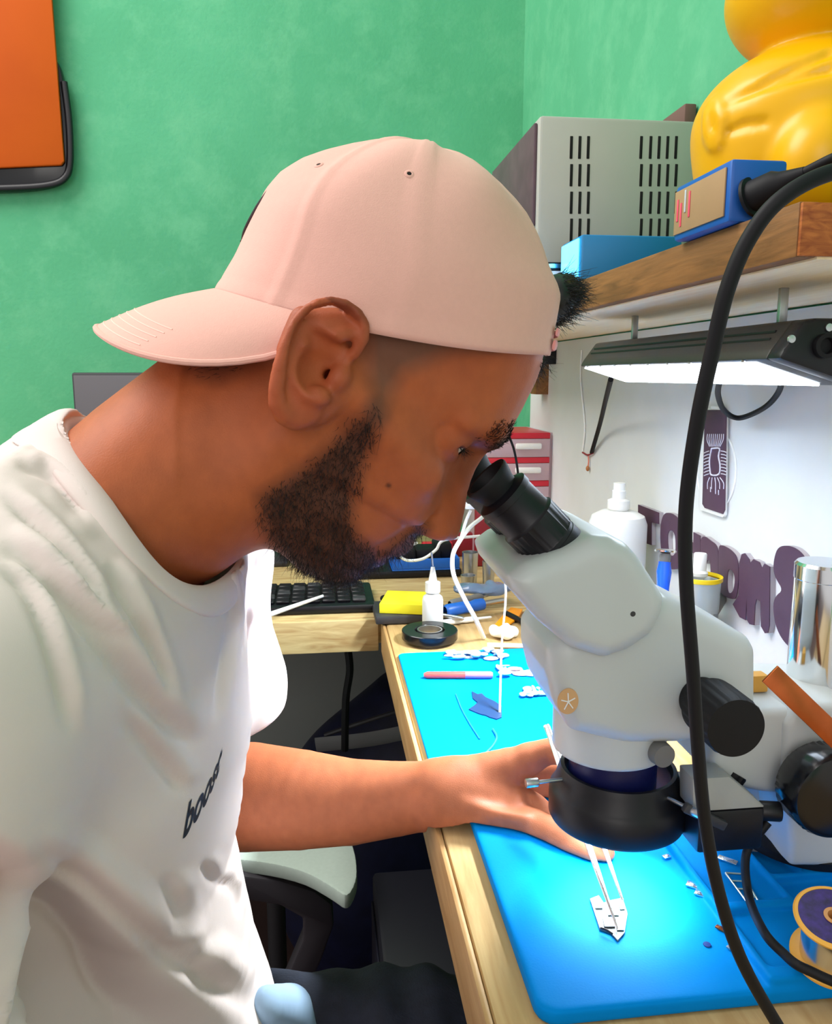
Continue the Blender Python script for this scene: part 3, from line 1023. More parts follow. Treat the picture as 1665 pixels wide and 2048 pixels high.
c1a, c1b = PY(1464, 330, 0.47), PY(1578, 330, 0.47)
c1 = blue_case('blue_controller', 'blue controller box with tan label and black plug, on the shelf\'s near end', 0.470, 0.545, c1a.x, c1b.x, PY(1500, 317, 0.47).z, MAT['blue'], None, 'controller')
fz = PY(1500, 317, 0.47).z
lb = MB().box((c1a.x - 0.0012, 0.4745, ST + 0.004), (c1a.x - 0.0002, 0.5425, fz - 0.004), 0.0002).build('label_plate', MAT['cardboard'], c1)
for k, (ya, za, zb) in enumerate(((0.536, 0.012, 0.026), (0.531, 0.008, 0.023), (0.525, 0.016, 0.03), (0.519, 0.012, 0.028))):
    MB().box((c1a.x - 0.0017, ya, ST + za), (c1a.x - 0.00125, ya + 0.0022, ST + zb), 0.0001).build('label_mark', M('pink_print', (232, 84, 110), 0.6) if k != 2 else M('pale_print', (190, 200, 206), 0.6), lb)
pg0 = PY(1500, 396, 0.4695)
MB().lathe([(0.0, 0), (0.0115, 0.0), (0.0115, 0.002), (0.0092, 0.0025), (0.0088, 0.016), (0.0066, 0.020), (0.0050, 0.026), (0.0031, 0.034), (0, 0.0341)], (pg0.x, 0.4692, pg0.z), (0.55, -1, 0.28), seg=32, close=False).build('plug', MAT['black_matte'], c1)
pgd = Vector((0.55, -1, 0.28)).normalized()
pe = Vector((pg0.x, 0.4692, pg0.z)) + pgd * 0.033
MB().tube([pe, pe + pgd * 0.02, PY(1700, 330, 0.39), PY(1850, 262, 0.34)], 0.0029, 12, 8).build('lead', MAT['black_matte'], c1)

c2a, c2b = PY(1164, 480, 0.80), PY(1366, 480, 0.80)
zc2 = PY(1250, 470, 0.80).z
c2 = blue_case('blue_station', 'blue station box with glowing screen on the shelf below the vents', 0.80, 0.865, max(c2a.x, 0.2515), c2b.x, zc2, MAT['blue2'], None, 'soldering station')
MB().box((max(c2a.x, 0.2515) - 0.0022, 0.805, ST + 0.004), (max(c2a.x, 0.2515) - 0.0003, 0.860, zc2 - 0.003), 0.0005).build('glowing_screen', M('lit_screen', (120, 220, 255), 0.3, emit=2.6, emit_rgb=(70, 190, 255)), c2)

# little silver clip in front of the power supply
cl0 = PY(1106, 516, 0.875)
cl = thing('metal_clip', tuple(cl0), 'small silver and black clip on the shelf rail beside the man\'s hair', 'clip')
MB().box((cl0.x - 0.004, 0.872, ST), (cl0.x + 0.014, 0.884, ST + 0.022), 0.001).build('clip_body', MAT['white'], cl)
MB().box((cl0.x - 0.018, 0.871, ST + 0.0222), (cl0.x + 0.012, 0.885, ST + 0.031), 0.002).build('clip_top', MAT['black'], cl)
MB().box((cl0.x - 0.014, 0.8702, ST + 0.0245), (cl0.x + 0.008, 0.8708, ST + 0.029), 0.0002).build('clip_plate', MAT['silver'], cl)

# glossy yellow bulbous figure
fy = 0.62
fc = PY(1640, 215, fy)
F = Field((fc.x - 0.13, fy - 0.12, ST - 0.004), (fc.x + 0.13, fy + 0.12, 1.52), 0.0022)
zc = PY(1520, 225, fy).z
xl = PY(1403, 230, fy).x
cxF = xl + 0.098
F.ell((cxF, fy, zc - 0.012), (0.098, 0.085, 0.062))
F.ell((cxF, fy, zc - 0.045), (0.090, 0.08, 0.05), k=0.02)
zn = PY(1475, 95, fy).z
F.ell((cxF + 0.008, fy, zn + 0.04), (0.085, 0.075, 0.055), k=0.006)
F.ell((cxF + 0.008, fy, zn + 0.11), (0.07, 0.065, 0.06), k=0.02)
# belly lobe and curled arm relief
p = PY(1640, 310, fy - 0.085)
F.ell((p.x + 0.012, p.y + 0.018, p.z), (0.03, 0.028, 0.034), k=0.01)
def on_surface(a, c):
    for yy in np.linspace(fy - 0.1, fy + 0.02, 160):
        w = PY(a, c, yy)
        ix = [int(round((w[i] - F.lo[i]) / F.h)) for i in range(3)]
        if all(0 <= ix[i] < F.n[i] for i in range(3)) and F.D[tuple(ix)] < 0:
            return w
    return None


rings_ = []
for ra_, rb_2, wd in ((22, 46, 0.0030), (11, 26, 0.0028)):
    ring = [on_surface(1430 + ra_ * 0.8 * math.cos(t), 248 + rb_2 * math.sin(t)) for t in np.linspace(0, 2 * math.pi, 26)]
    rings_.append(([tuple(p) for p in ring if p is not None], wd))
for ring, wd in rings_:
    F.chain(ring, [wd] * len(ring), k=0.005)


def groove(pix, rad):
    pts = []
    for a, c in pix:
        best = None
        for yy in np.linspace(fy - 0.1, fy, 60):
            w = PY(a, c, yy)
            ix = [int(round((w[i] - F.lo[i]) / F.h)) for i in range(3)]
            if all(0 <= ix[i] < F.n[i] for i in range(3)) and F.D[tuple(ix)] < 0:
                best = w
                break
        if best is not None:
            pts.append(tuple(best))
    if len(pts) > 1:
        F.chain(pts, list(np.interp(np.linspace(0, 1, len(pts)), [0, 0.25, 1], [rad * 0.4, rad, rad])), k=0.006, cut=True)


groove([(1462, 200), (1500, 186), (1560, 164), (1610, 152), (1660, 142)], 0.0022)
groove([(1530, 165), (1570, 148), (1620, 124), (1660, 110)], 0.0018)
groove([(1464, 262), (1490, 250), (1530, 246)], 0.0018)
sdf_part('yellow_figure', MAT['yellow_gloss'], F, None, 4)
yf = bpy.data.objects['yellow_figure']
tag(yf, 'glossy yellow moulded plastic figure with bulging body on the shelf', 'figurine')

# ------------------------------------------------------------------ LED bar lamp under the shelf
lp = thing('led_bar_lamp', (0.34, 0.66, 1.10), 'black LED bar lamp hanging under the wall shelf, glowing white', 'lamp')
# cross-section corners at near and far ends
fn, ff = PX(1570, 706, 0.285), PX(1178, 738, 0.285)          # front lower edge of the housing
rn, rf = PX(1648, 757, 0.335), PX(1238, 771, 0.335)          # rear lower edge
y_n, y_f = (fn.y + rn.y) / 2, (ff.y + rf.y) / 2
zf_, zr_ = (fn.z + ff.z) / 2, (rn.z + rf.z) / 2
tn = PX(1590, 632, 0.300)
zt_ = (tn.z + PX(1190, 690, 0.300).z) / 2
sec = [(0.283, zf_), (0.286, zf_ + 0.006), (0.299, zt_ - 0.001), (0.303, zt_), (0.350, zt_), (0.356, zt_ - 0.006), (0.345, zr_ + 0.004), (0.337, zr_)]
MB().prism([(x, y_n, z) for x, z in sec], (0, y_f - y_n, 0), 0.0012).build('housing', MAT['charcoal_metal'], lp)
nrm = Vector((-(zf_ - zr_), 0, -(0.337 - 0.283))).normalized()
if nrm.z > 0:
    nrm = -nrm
ed = Vector((0.337 - 0.283, 0, zr_ - zf_)).normalized()
pA = Vector((0.283, 0, zf_))
wE = (Vector((0.337, 0, zr_)) - pA).length
emit_m = M('led_panel', (240, 248, 255), 0.4, emit=10.0, emit_rgb=(226, 240, 255))
c0, c1_ = pA + ed * 0.004 + nrm * 0.0004, pA + ed * (wE - 0.004) + nrm * 0.0004
y0e, y1e = y_n + 0.018, y_f - 0.004
lo_ = [Vector((c0.x, y0e, c0.z)), Vector((c1_.x, y0e, c1_.z)), Vector((c1_.x, y1e, c1_.z)), Vector((c0.x, y1e, c0.z))]
MB().prism(lo_, nrm * 0.0012).build('light_panel', emit_m, lp)
y0g = y0e + 0.45 * (y1e - y0e)
lc = (lo_[0] + lo_[2]) / 2 + nrm * 0.003
lc.y = (y0g + y1e) / 2
ll = area('led_bar_glow', lc, lc + nrm, wE - 0.01, 4.5, (0.90, 0.96, 1.0), y1e - y0g - 0.01)
aim = Vector((-0.58, 0.0, -0.81)).normalized()
sd_ = Vector((0, 1, 0))
sd_ = (sd_ - aim * sd_.dot(aim)).normalized()
ll.rotation_euler = Matrix((sd_.cross(-aim), sd_, -aim)).transposed().to_euler()
ll.data.spread = 1.7
adopt(ll, lp)
for ee in (0.0015, wE - 0.0015):
    q = pA + ed * ee
    for k in range(9):
        yy = y_n + 0.03 + (y_f - y_n - 0.05) * k / 8
        MB().lathe([(0.0016, 0), (0.0012, 0.001), (0, 0.0012)], (q.x, yy, q.z), nrm, seg=10, close=False).build('screw', MAT['steel'], lp)
for zz in (0.35, 0.62):
    MB().box((sec[1][0] - 0.0 + 0.0125 * zz, y_n + 0.01, zf_ + 0.006 + (zt_ - zf_ - 0.007) * zz), (sec[1][0] + 0.013 * zz + 0.0015, y_f - 0.01, zf_ + 0.0078 + (zt_ - zf_ - 0.007) * zz), 0.0003).build('fin', MAT['black'], lp)
MB().prism([(x + (0.001 if i in (3, 4) else -0.001), y_n - 0.0005, z) for i, (x, z) in enumerate(sec)], (0, -0.016, 0), 0.0025).build('end_cap', MAT['black'], lp)
for (a, c) in ((1583, 678), (1658, 655)):
    w = PY(a, c, y_n - 0.0168)
    MB().lathe([(0.0026, 0), (0.0024, 0.0012), (0, 0.0014)], w, (0, -1, 0), seg=14, close=False).build('cap_screw', MAT['steel'], lp)
w = PY(1648, 692, y_n - 0.0168)
MB().lathe([(0.0075, 0), (0.0075, 0.004), (0.005, 0.0045), (0.0045, 0.001), (0, 0.001)], w, (0, -1, 0), seg=24, close=False).build('cable_gland', MAT['black_matte'], lp)
for yy in (y_n + 0.05, y_f - 0.05):
    MB().box((0.32, yy, zt_ + 0.0003), (0.326, yy + 0.004, 1.1548), 0.0005).build('hanger', MAT['steel'], lp)
MB().tube([Vector((0.335, PX(1440, 765, 0.335).y, zr_ + 0.003)), PX(1437, 790, 0.36), PX(1450, 822, 0.39), PX(1480, 836, 0.41), PX(1530, 815, 0.41), PX(1560, 780, 0.40), Vector((0.35, PX(1562, 765, 0.35).y, zr_ + 0.012))], 0.0026, 10, 8).build('supply_lead', MAT['black_matte'], lp)
MB().tube([Vector((0.336, PX(1222, 768, 0.336).y, zr_ + 0.002)), PX(1212, 800, 0.37), PX(1200, 850, 0.405), PX(1184, 905, XB - 0.003)], 0.0032, 10, 8).build('supply_lead', MAT['black_matte'], lp)
hk = PX(1289, 782, 0.40)
wr = thing('wall_wire_end', tuple(PX(1176, 920, XB)), 'loose wire end with red core and brown tip hanging on the white board', 'wire')
MB().tube([PX(1166, 905, XB - 0.003), PX(1176, 910, XB - 0.004), PX(1186, 906, XB - 0.003)], 0.0015, 8, 6).build('twisted_end', MAT['dark_red'], wr)
MB().tube([PX(1177, 909, XB - 0.003), PX(1178, 922, XB - 0.003), PX(1177, 932, XB - 0.003)], 0.0012, 8, 6).build('red_core', M('salmon_wire', (216, 130, 110), 0.5), wr)
MB().ball(PX(1176, 937, XB - 0.004), 0.0036, (0.8, 0.9, 1.2)).build('tip', M('brown_tip', (176, 110, 60), 0.5), wr)
tag(MB().tube([PX(1164, 700, XB - 0.002), PX(1162, 760, XB - 0.002), PX(1170, 850, XB - 0.002), PX(1166, 902, XB - 0.002)], 0.0014, 8, 8).build('thin_wire', MAT['white']), 'thin white wire running down the board left of the lamp lead', 'wire')
bkx = PX(1110, 715, XB)
tag(MB().box((XB - 0.02, bkx.y - 0.012, bkx.z - 0.012), (XB - 0.0005, bkx.y + 0.02, bkx.z + 0.014), 0.001).build('junction_block', MAT['black']), 'small black block on the white board just under the shelf', 'block')

# ------------------------------------------------------------------ phone-shaped plaque and letters on the board
pq = thing('phone_plaque', tuple(PX(1437, 920, XB)), 'dark phone-shaped plaque with white chip drawing on the white board', 'plaque')
bp = lambda px, py, d=0.0: PX(px, py, XB - 0.0006 - d)
outer = [bp(1412, 817), bp(1452, 814), bp(1459, 824), bp(1456, 1030), bp(1452, 1035), bp(1406, 1020), bp(1403, 1012), bp(1409, 824)]
MB().prism(outer, (-0.0035, 0, 0), 0.0008).build('border', MAT['white'], pq)
inner = [bp(1416, 820, 0.0036), bp(1448, 820, 0.0036), bp(1455, 828, 0.0036), bp(1452, 1020, 0.0036), bp(1448, 1028, 0.0036), bp(1412, 1016, 0.0036), bp(1407, 1008, 0.0036), bp(1412, 828, 0.0036)]
MB().prism(inner, (-0.0012, 0, 0), 0.0003).build('face', MAT['purple_wood'], pq)
b = MB()
fd = 0.0052
core = [(1424, 897), (1440, 897), (1438, 912), (1441, 930), (1439, 948), (1424, 950), (1421, 940), (1420, 920)]
b.tube([bp(x, y, fd) for x, y in core + core[:1]], 0.0009, 6, 3)
lines = []
for k in range(9):
    x = 1416 + 4 * k
    lines.append([(1420 + 2.6 * k, 893), (x - 1, 880), (x, 868)])
    if k % 2 == 0:
        lines.append([(1420 + 2.6 * k, 955), (x, 966), (x, 978)])
for k in range(8):
    y = 902 + 6.5 * k
    lines.append([(1419, y), (1413, y + 2), (1409, y + 4)])
    lines.append([(1443, y), (1449, y + 1), (1454, y + 3)])
for L in lines:
    b.tube([bp(x, y, fd) for x, y in L], 0.0005, 5, 3)
for x, y in ((1422, 984), (1432, 988), (1438, 990)):
    b.tube([bp(x, y - 10, fd), bp(x, y, fd)], 0.0005, 5, 2)
b.build('chip_drawing', M('chalk_white_paint', (216, 214, 226), 0.7), pq)
MB().prism([bp(1424, 812, 0.0053), bp(1446, 814, 0.0053), bp(1446, 820, 0.0053), bp(1424, 818, 0.0053)], (-0.0008, 0, 0)).build('tab', MAT['white'], pq)
ring = [bp(1434 + 39 * math.cos(t), 940 + 78 * math.sin(t), 0.0) for t in np.linspace(0, 2 * math.pi, 25)[:-1]]
MB().tube(ring + ring[:1], 0.0011, 6, 3).build('ring_outline', MAT['white'], pq)

LT = 'dark letters on the white board'


def letter(name, outline, holes, label):
    t = thing(name, tuple(PX(outline[0][0], outline[0][1], XB)), label, 'wall letter', LT)
    for suffix, d0, th, mat in (('backing', 0.0, 0.005, MAT['letter_side']), ('face', 0.0051, 0.0009, MAT['purple_wood'])):
        cu = bpy.data.curves.new('t', 'CURVE')
        cu.dimensions = '2D'
        cu.fill_mode = 'BOTH'
        cu.extrude = th / 2
        for poly in [outline] + holes:
            sp = cu.splines.new('POLY')
            P = [PX(x, y, XB) for x, y in poly]
            sp.points.add(len(P) - 1)
            for q, w in zip(sp.points, P):
                q.co = (w.y, w.z, 0, 1)
            sp.use_cyclic_u = True
        tmp = bpy.data.objects.new('t', cu)
        COL.objects.link(tmp)
        dg = bpy.context.evaluated_depsgraph_get()
        me = bpy.data.meshes.new_from_object(tmp.evaluated_get(dg))
        bpy.data.objects.remove(tmp)
        # local (y, z, depth) -> world
        me.transform(Matrix(((0, 0, 1, XB - 0.0004 - d0 - th / 2), (1, 0, 0, 0), (0, 1, 0, 0), (0, 0, 0, 1))))
        me.name = suffix
        o = link_mesh(suffix, me, mat, None, True, 30)
        adopt(o, t)


def rnd(pts, n=3):
    """soften a closed pixel outline"""
    P = np.array(pts, float)
    for _ in range(n):
        Q = np.roll(P, -1, axis=0)
        P = np.stack([P * 0.75 + Q * 0.25, P * 0.25 + Q * 0.75], axis=1).reshape(-1, 2)
    return [tuple(p) for p in P]


letter('letter_t', [(1286, 1009), (1328, 1025), (1328, 1048), (1313, 1044), (1313, 1090), (1301, 1086), (1301, 1040), (1286, 1034)], [], 'dark purple letter T, first of the row on the white board')
letter('letter_o', rnd([(1331, 1050), (1338, 1026), (1352, 1025), (1366, 1034), (1376, 1050), (1378, 1100), (1372, 1136), (1352, 1140), (1338, 1128), (1331, 1090)], 2), [rnd([(1346, 1062), (1356, 1060), (1362, 1072), (1362, 1110), (1350, 1112), (1346, 1090)], 2)], 'dark purple rounded letter O beside the T, partly behind the thick cable')
letter('letter_h', [(1398, 1064), (1412, 1071), (1412, 1098), (1412, 1150), (1398, 1146), (1398, 1106), (1386, 1104), (1386, 1080), (1398, 1085)], [], 'small dark purple letter H after the cable, left of the rounded letters')
letter('letter_n', rnd([(1412, 1078), (1420, 1071), (1432, 1080), (1446, 1090), (1449, 1110), (1448, 1184), (1433, 1179), (1433, 1120), (1427, 1118), (1424, 1130), (1413, 1120)], 2), [], 'dark purple letter n standing behind the white cup')
letter('letter_d', rnd([(1449, 1092), (1456, 1089), (1476, 1100), (1488, 1116), (1490, 1150), (1487, 1192), (1478, 1200), (1449, 1186), (1449, 1140)], 2), [rnd([(1467, 1137), (1478, 1140), (1483, 1156), (1480, 1180), (1472, 1188), (1466, 1180)], 2)], 'dark purple letter D with pale hole in its middle')
letter('letter_m', [(1491, 1126), (1496, 1108), (1502, 1106), (1511, 1118), (1513, 1126), (1520, 1118), (1532, 1124), (1537, 1136), (1542, 1127), (1553, 1133), (1552, 1250), (1549, 1265), (1543, 1266), (1535, 1252), (1534, 1202), (1526, 1198), (1523, 1210), (1521, 1250), (1512, 1248), (1507, 1240), (1506, 1196), (1504, 1240), (1492, 1234), (1478, 1208), (1490, 1190)], [], 'large dark purple letter m with long legs, next to the D')
letter('letter_s', rnd([(1562, 1115), (1570, 1093), (1590, 1090), (1610, 1098), (1626, 1116), (1630, 1150), (1628, 1170), (1632, 1200), (1630, 1290), (1610, 1300), (1588, 1292), (1566, 1258), (1559, 1215), (1564, 1192), (1580, 1180), (1566, 1158), (1560, 1140)], 2), [], 'big rounded dark purple letter S, partly behind the chrome column')

# ------------------------------------------------------------------ on the bench against the board: pump bottle, tub with tools
bt = thing('pump_bottle', (0.35, 1.02, DZ), 'white plastic pump bottle standing against the white board', 'bottle')
bc = PY(1234, 1100, 0.96)
brad = (PY(1290, 1060, 0.96).x - PY(1180, 1060, 0.96).x) / 2
bzs = PY(1234, 1022, 0.96).z
zz0 = DZ + 0.0005
bo = (bc.x, 0.96, 0)
MB().lathe([(brad * 0.93, zz0), (brad, zz0 + 0.004), (brad, bzs - 0.016), (brad * 0.9, bzs - 0.006), (brad * 0.6, bzs), (0.012, bzs + 0.001), (0.012, bzs + 0.003)], bo, seg=48).build('body', MAT['white'], bt)
MB().lathe([(0.0138, bzs + 0.0032), (0.0138, bzs + 0.014), (0.010, bzs + 0.0155), (0.0085, bzs + 0.016), (0.0085, bzs + 0.026), (0.0075, bzs + 0.027), (0.0075, bzs + 0.036), (0, bzs + 0.0365)], bo, seg=32, flute=(bzs + 0.004, bzs + 0.013, 0.06, 24), close=False).build('pump_nozzle', MAT['white'], bt)

tb = thing('white_tub', (0.36, 0.80, DZ), 'round white plastic tub of tools on the bench under the letters', 'tub')
tc0 = PY(1360, 1200, 0.80)
tr = 0.068
tcx = min(XB - tr - 0.003, PY(1500, 1220, 0.80).x - tr)
ztub = PY(1500, 1212, 0.80).z
MB().lathe([(0, zz0), (tr * 0.86, zz0), (tr * 0.88, zz0 + 0.002), (tr * 0.97, ztub - 0.008), (tr, ztub - 0.0075), (tr, ztub - 0.005), (tr * 0.985, ztub - 0.0045), (tr, ztub - 0.002), (tr * 0.99, ztub), (tr * 0.95, ztub), (tr * 0.93, ztub - 0.006), (tr * 0.84, zz0 + 0.004), (0, zz0 + 0.0035)], (tcx, 0.80, 0), seg=72, close=False).build('tub_wall', MAT['white_trans'], tb)
# sloping pale lid / paper leaning in the tub
tl = MB().box((-0.045, -0.03, 0), (0.03, 0.03, 0.002), 0.0006, mtx=Matrix.Translation((tcx - 0.01, 0.845, ztub + 0.012)) @ Matrix.Rotation(math.radians(24), 4, 'X') @ Matrix.Rotation(math.radians(8), 4, 'Y')).build('tub_lid', MAT['white'])
tag(tl, 'white flat lid tilted on the back rim of the white tub', 'lid')
# blue handled brush
bh0, bh1 = PY(1326, 1190, 0.775), PY(1332, 1098, 0.785)
bs = thing('blue_brush', tuple(bh0), 'blue handled tool with flat metal top standing in the tub', 'tool')
dv = (bh1 - bh0)
MB().lathe([(0.006, 0), (0.0064, dv.length * 0.2), (0.0078, dv.length * 0.5), (0.0062, dv.length * 0.68), (0.0064, dv.length * 0.72), (0.0, dv.length * 0.721)], bh0, dv, seg=28, close=False).build('handle', M('bright_blue_handle', (20, 92, 230), 0.35), bs)
MB().lathe([(0.0055, dv.length * 0.722), (0.006, dv.length * 0.84), (0.0055, dv.length * 0.9), (0.0, dv.length * 0.9)], bh0, dv, seg=24, close=False).build('collar', MAT['grey'], bs)
MB().lathe([(0.0, dv.length * 0.901), (0.011, dv.length * 0.93), (0.0115, dv.length * 0.96), (0.009, dv.length), (0.0, dv.length)], bh0, dv, seg=28, close=False).build('metal_top', MAT['silver'], bs)
cu0 = PY(1402, 1240, 0.76)
czt = PY(1402, 1165, 0.76 - 0.018).z
cp = thing('plastic_cup', (cu0.x, 0.765, DZ), 'small clear cup with yellow rim holding a white plunger, in the tub', 'cup')
MB().lathe([(0.0, zz0 + 0.0045), (0.0165, zz0 + 0.0045), (0.0205, czt - 0.004), (0.0193, czt - 0.0045), (0.0155, zz0 + 0.0065), (0.0, zz0 + 0.0065)], (cu0.x, 0.765, 0), seg=40, close=False).build('cup_wall', M('clear_cup', (220, 230, 232), 0.15, trans=0.6), cp)
MB().lathe([(0.0208, czt - 0.0038), (0.0218, czt - 0.003), (0.0218, czt + 0.001), (0.0205, czt + 0.0012), (0.0197, czt - 0.002)], (cu0.x, 0.765, 0), seg=40, close=False).build('yellow_rim', M('yellow_rim', (248, 212, 30), 0.4), cp)
sy0, sy1 = PY(1396, 1220, 0.768), PY(1402, 1106, 0.772)
sdv = sy1 - sy0
sy = thing('white_plunger', tuple(sy0), 'white plunger cap sticking up out of the yellow rimmed cup', 'plunger')
MB().lathe([(0.0035, 0.0), (0.0042, sdv.length * 0.55), (0.008, sdv.length * 0.60), (0.0086, sdv.length * 0.66), (0.0066, sdv.length * 0.70), (0.0066, sdv.length * 0.98), (0.0058, sdv.length), (0, sdv.length)], sy0, sdv, seg=28, close=False).build('plunger_rod', MAT['white'], sy)
tr0, tr1 = PY(1420, 1235, 0.75), PY(1450, 1186, 0.785)
tag(MB().cyl(tr0, tr1, 0.006, 0.006, 20, 0.001).build('grey_tube', MAT['grey']), 'grey tube leaning in the tub beside the yellow rimmed cup', 'tube')

# white holder and copper strip at the stand
cs0, cs1 = PY(1542, 1348, 0.437), PY(1700, 1500, 0.425)
cdir = (cs1 - cs0).normalized()
wv = Vector((cdir.z, 0, -cdir.x)).normalized() * 0.0068
cs = MB().prism([cs0 + wv, cs1 + wv, cs1 - wv, cs0 - wv], (0, 0.0016, 0), 0.0004).build('copper_strip', MAT['copper'])
tag(cs, 'copper coloured metal strip slanting in front of the chrome column', 'strip')
wh = thing('white_bracket', tuple(PY(1520, 1400, 0.49)), 'white plastic bracket with orange tape between microscope and column', 'bracket')
MB().tube([PY(1470, 1362, 0.50), PY(1520, 1380, 0.50), PY(1562, 1394, 0.50), PY(1590, 1420, 0.50)], [0.004, 0.007, 0.008, 0.007], 14, 6).build('bracket_arm', MAT['white'], wh)
tpp = PY(1512, 1362, 0.49)
MB().box((tpp.x - 0.006, 0.484, tpp.z - 0.006), (tpp.x + 0.006, 0.494, tpp.z + 0.006), 0.001).build('orange_tape', M('amber_tape', (214, 156, 60), 0.5), wh)

# solder spool lying half out of frame
sp0 = PY(1648, 1862, 0.385)
sp = thing('solder_spool', (sp0.x, 0.363, MT), 'yellow rimmed solder spool with purple label on the blue tray', 'spool')
sax = Vector((-0.14, -0.22, 0.96)).normalized()
spc = PY(1670, 1834, 0.363) - sax * 0.0085
MB().lathe([(0.004, -0.0145), (0.0195, -0.0145), (0.0205, -0.0137), (0.0205, -0.0125), (0.0195, -0.0119), (0.0115, -0.0118)], spc - sax * 0.009, sax, seg=56, close=False).build('flange', M('amber_plastic', (228, 168, 60), 0.4), sp)
MB().lathe([(0.0115, -0.0117), (0.0155, -0.0115), (0.0155, 0.0150), (0.0115, 0.0152)], spc - sax * 0.009, sax, seg=56, close=False).build('solder_wire', MAT['silver'], sp)
MB().lathe([(0.0115, 0.0153), (0.0192, 0.0154), (0.0205, 0.0160), (0.0207, 0.0172), (0.0198, 0.0180), (0.0182, 0.0180), (0.0182, 0.0174), (0.004, 0.0174)], spc - sax * 0.009, sax, seg=56, close=False).build('flange', bpy.data.materials['amber_plastic'], sp)
MB().lathe([(0.0052, 0.0176), (0.0180, 0.0176), (0.0180, 0.0179), (0.0052, 0.0180)], spc - sax * 0.009, sax, seg=56, close=False).build('label', M('purple_label', (58, 34, 120), 0.45, noise=0.3, nscale=200, rgb2=(30, 18, 60)), sp)
MB().lathe([(0.0052, 0.0177), (0.0055, 0.0186), (0.0035, 0.0188), (0.003, 0.008), (0, 0.008)], spc - sax * 0.009, sax, seg=28, close=False).build('hub', M('tan_hub', (196, 140, 80), 0.5), sp)
# ================================================================== rear desk clutter
RZ = DZ + 0.0008
# keyboard
kr, kl = PZ(756, 1222, DZ + 0.015), PZ(540, 1228, DZ + 0.015)
kb_ = thing('keyboard', (kr.x - 0.2, 1.19, DZ), 'black desktop keyboard on the rear desk left of the yellow notes', 'keyboard')
kx0, kx1, ky0, ky1 = kr.x - 0.44, kr.x, 1.135, 1.265
MB().box((kx0, ky0, RZ), (kx1, ky1, RZ + 0.013), 0.004).build('base', MAT['black'], kb_)
nk = 0
for r in range(5):
    nkeys = 17
    for c in range(nkeys):
        xx = kx1 - 0.012 - (c + 1) * 0.0225
        if xx < kx0 + 0.008:
            continue
        yy = ky0 + 0.012 + r * 0.0215
        MB().box((xx + 0.0015, yy + 0.0012, RZ + 0.0132), (xx + 0.021, yy + 0.020, RZ + 0.018), 0.0016, 1).build('key', MAT['dark_grey'] if (r + c) % 7 == 0 else MAT['black'], kb_)
        nk += 1
# black slim box with small lit marks behind the keyboard
db = thing('black_console', (0.05, 1.34, DZ), 'long black console box with tiny red light behind the keyboard', 'console')
q0, q1 = PY(640, 1140, 1.33), PY(925, 1140, 1.33)
MB().box((q0.x, 1.33, RZ), (q1.x, 1.45, PY(760, 1143, 1.33).z), 0.004).build('casing', MAT['black'], db)
w = PY(717, 1174, 1.329)
MB().box((w.x - 0.002, 1.3285, w.z - 0.002), (w.x + 0.002, 1.3298, w.z + 0.002), 0.0005).build('red_light', M('red_led', (255, 40, 40), 0.4, emit=2.0), db)
for a, c in ((732, 1173), (750, 1172)):
    w = PY(a, c, 1.329)
    MB().box((w.x - 0.006, 1.3288, w.z - 0.0012), (w.x + 0.006, 1.3298, w.z + 0.0012), 0.0003).build('white_mark', MAT['white'], db)
# blue tray on the console with black odds and ends
tz = PY(760, 1143, 1.33).z + 0.0006
bt0, bt1 = PY(785, 1125, 1.325), PY(920, 1125, 1.325)
by = thing('blue_tray', ((bt0.x + bt1.x) / 2, 1.38, tz), 'shallow blue tray on the black console behind the needle bottle', 'tray')
zt1 = PY(850, 1118, 1.325).z
MB().box((bt0.x, 1.325, tz), (bt1.x, 1.44, tz + 0.003), 0.001).box((bt0.x, 1.325, tz + 0.0031), (bt1.x, 1.329, zt1), 0.001).box((bt0.x, 1.436, tz + 0.0031), (bt1.x, 1.44, zt1), 0.001).box((bt0.x, 1.3291, tz + 0.0031), (bt0.x + 0.004, 1.4359, zt1), 0.001).box((bt1.x - 0.004, 1.3291, tz + 0.0031), (bt1.x, 1.4359, zt1), 0.001).build('tray_body', M('tray_blue', (18, 100, 200), 0.4), by)
for k, (a, c, wd, hh) in enumerate(((812, 1106, 0.03, 0.018), (855, 1108, 0.045, 0.014), (895, 1104, 0.03, 0.022))):
    w = PY(a, c, 1.37)
    x_ = min(max(w.x, bt0.x + wd / 2 + 0.006), bt1.x - wd / 2 - 0.006)
    o = MB().box((x_ - wd / 2, 1.345 + 0.012 * k, tz + 0.0034), (x_ + wd / 2, 1.40 + 0.01 * k, tz + 0.0034 + hh + 0.012), 0.004).build('black_adapter', MAT['black_matte'])
    tag(o, ('small black adapter at the left end of the blue tray', 'wide low black adapter in the middle of the blue tray', 'taller black adapter at the right end of the blue tray')[k], 'adapter')
# red packets behind the tray
for k, (a, c, e, g, mname) in enumerate(((845, 1090, 905, 1108, 'red'), (905, 1075, 985, 1096, 'dark_red'))):
    w0, w1 = PY(a, c, 1.47), PY(e, g, 1.47)
    tag(MB().box((w0.x, 1.465 + 0.02 * k, RZ), (w1.x, 1.485 + 0.02 * k, w0.z + 0.004), 0.002).build('packet', MAT[mname]), ('flat red packet standing behind the blue tray', 'dark red packet standing behind the metal cups')[k], 'packet')
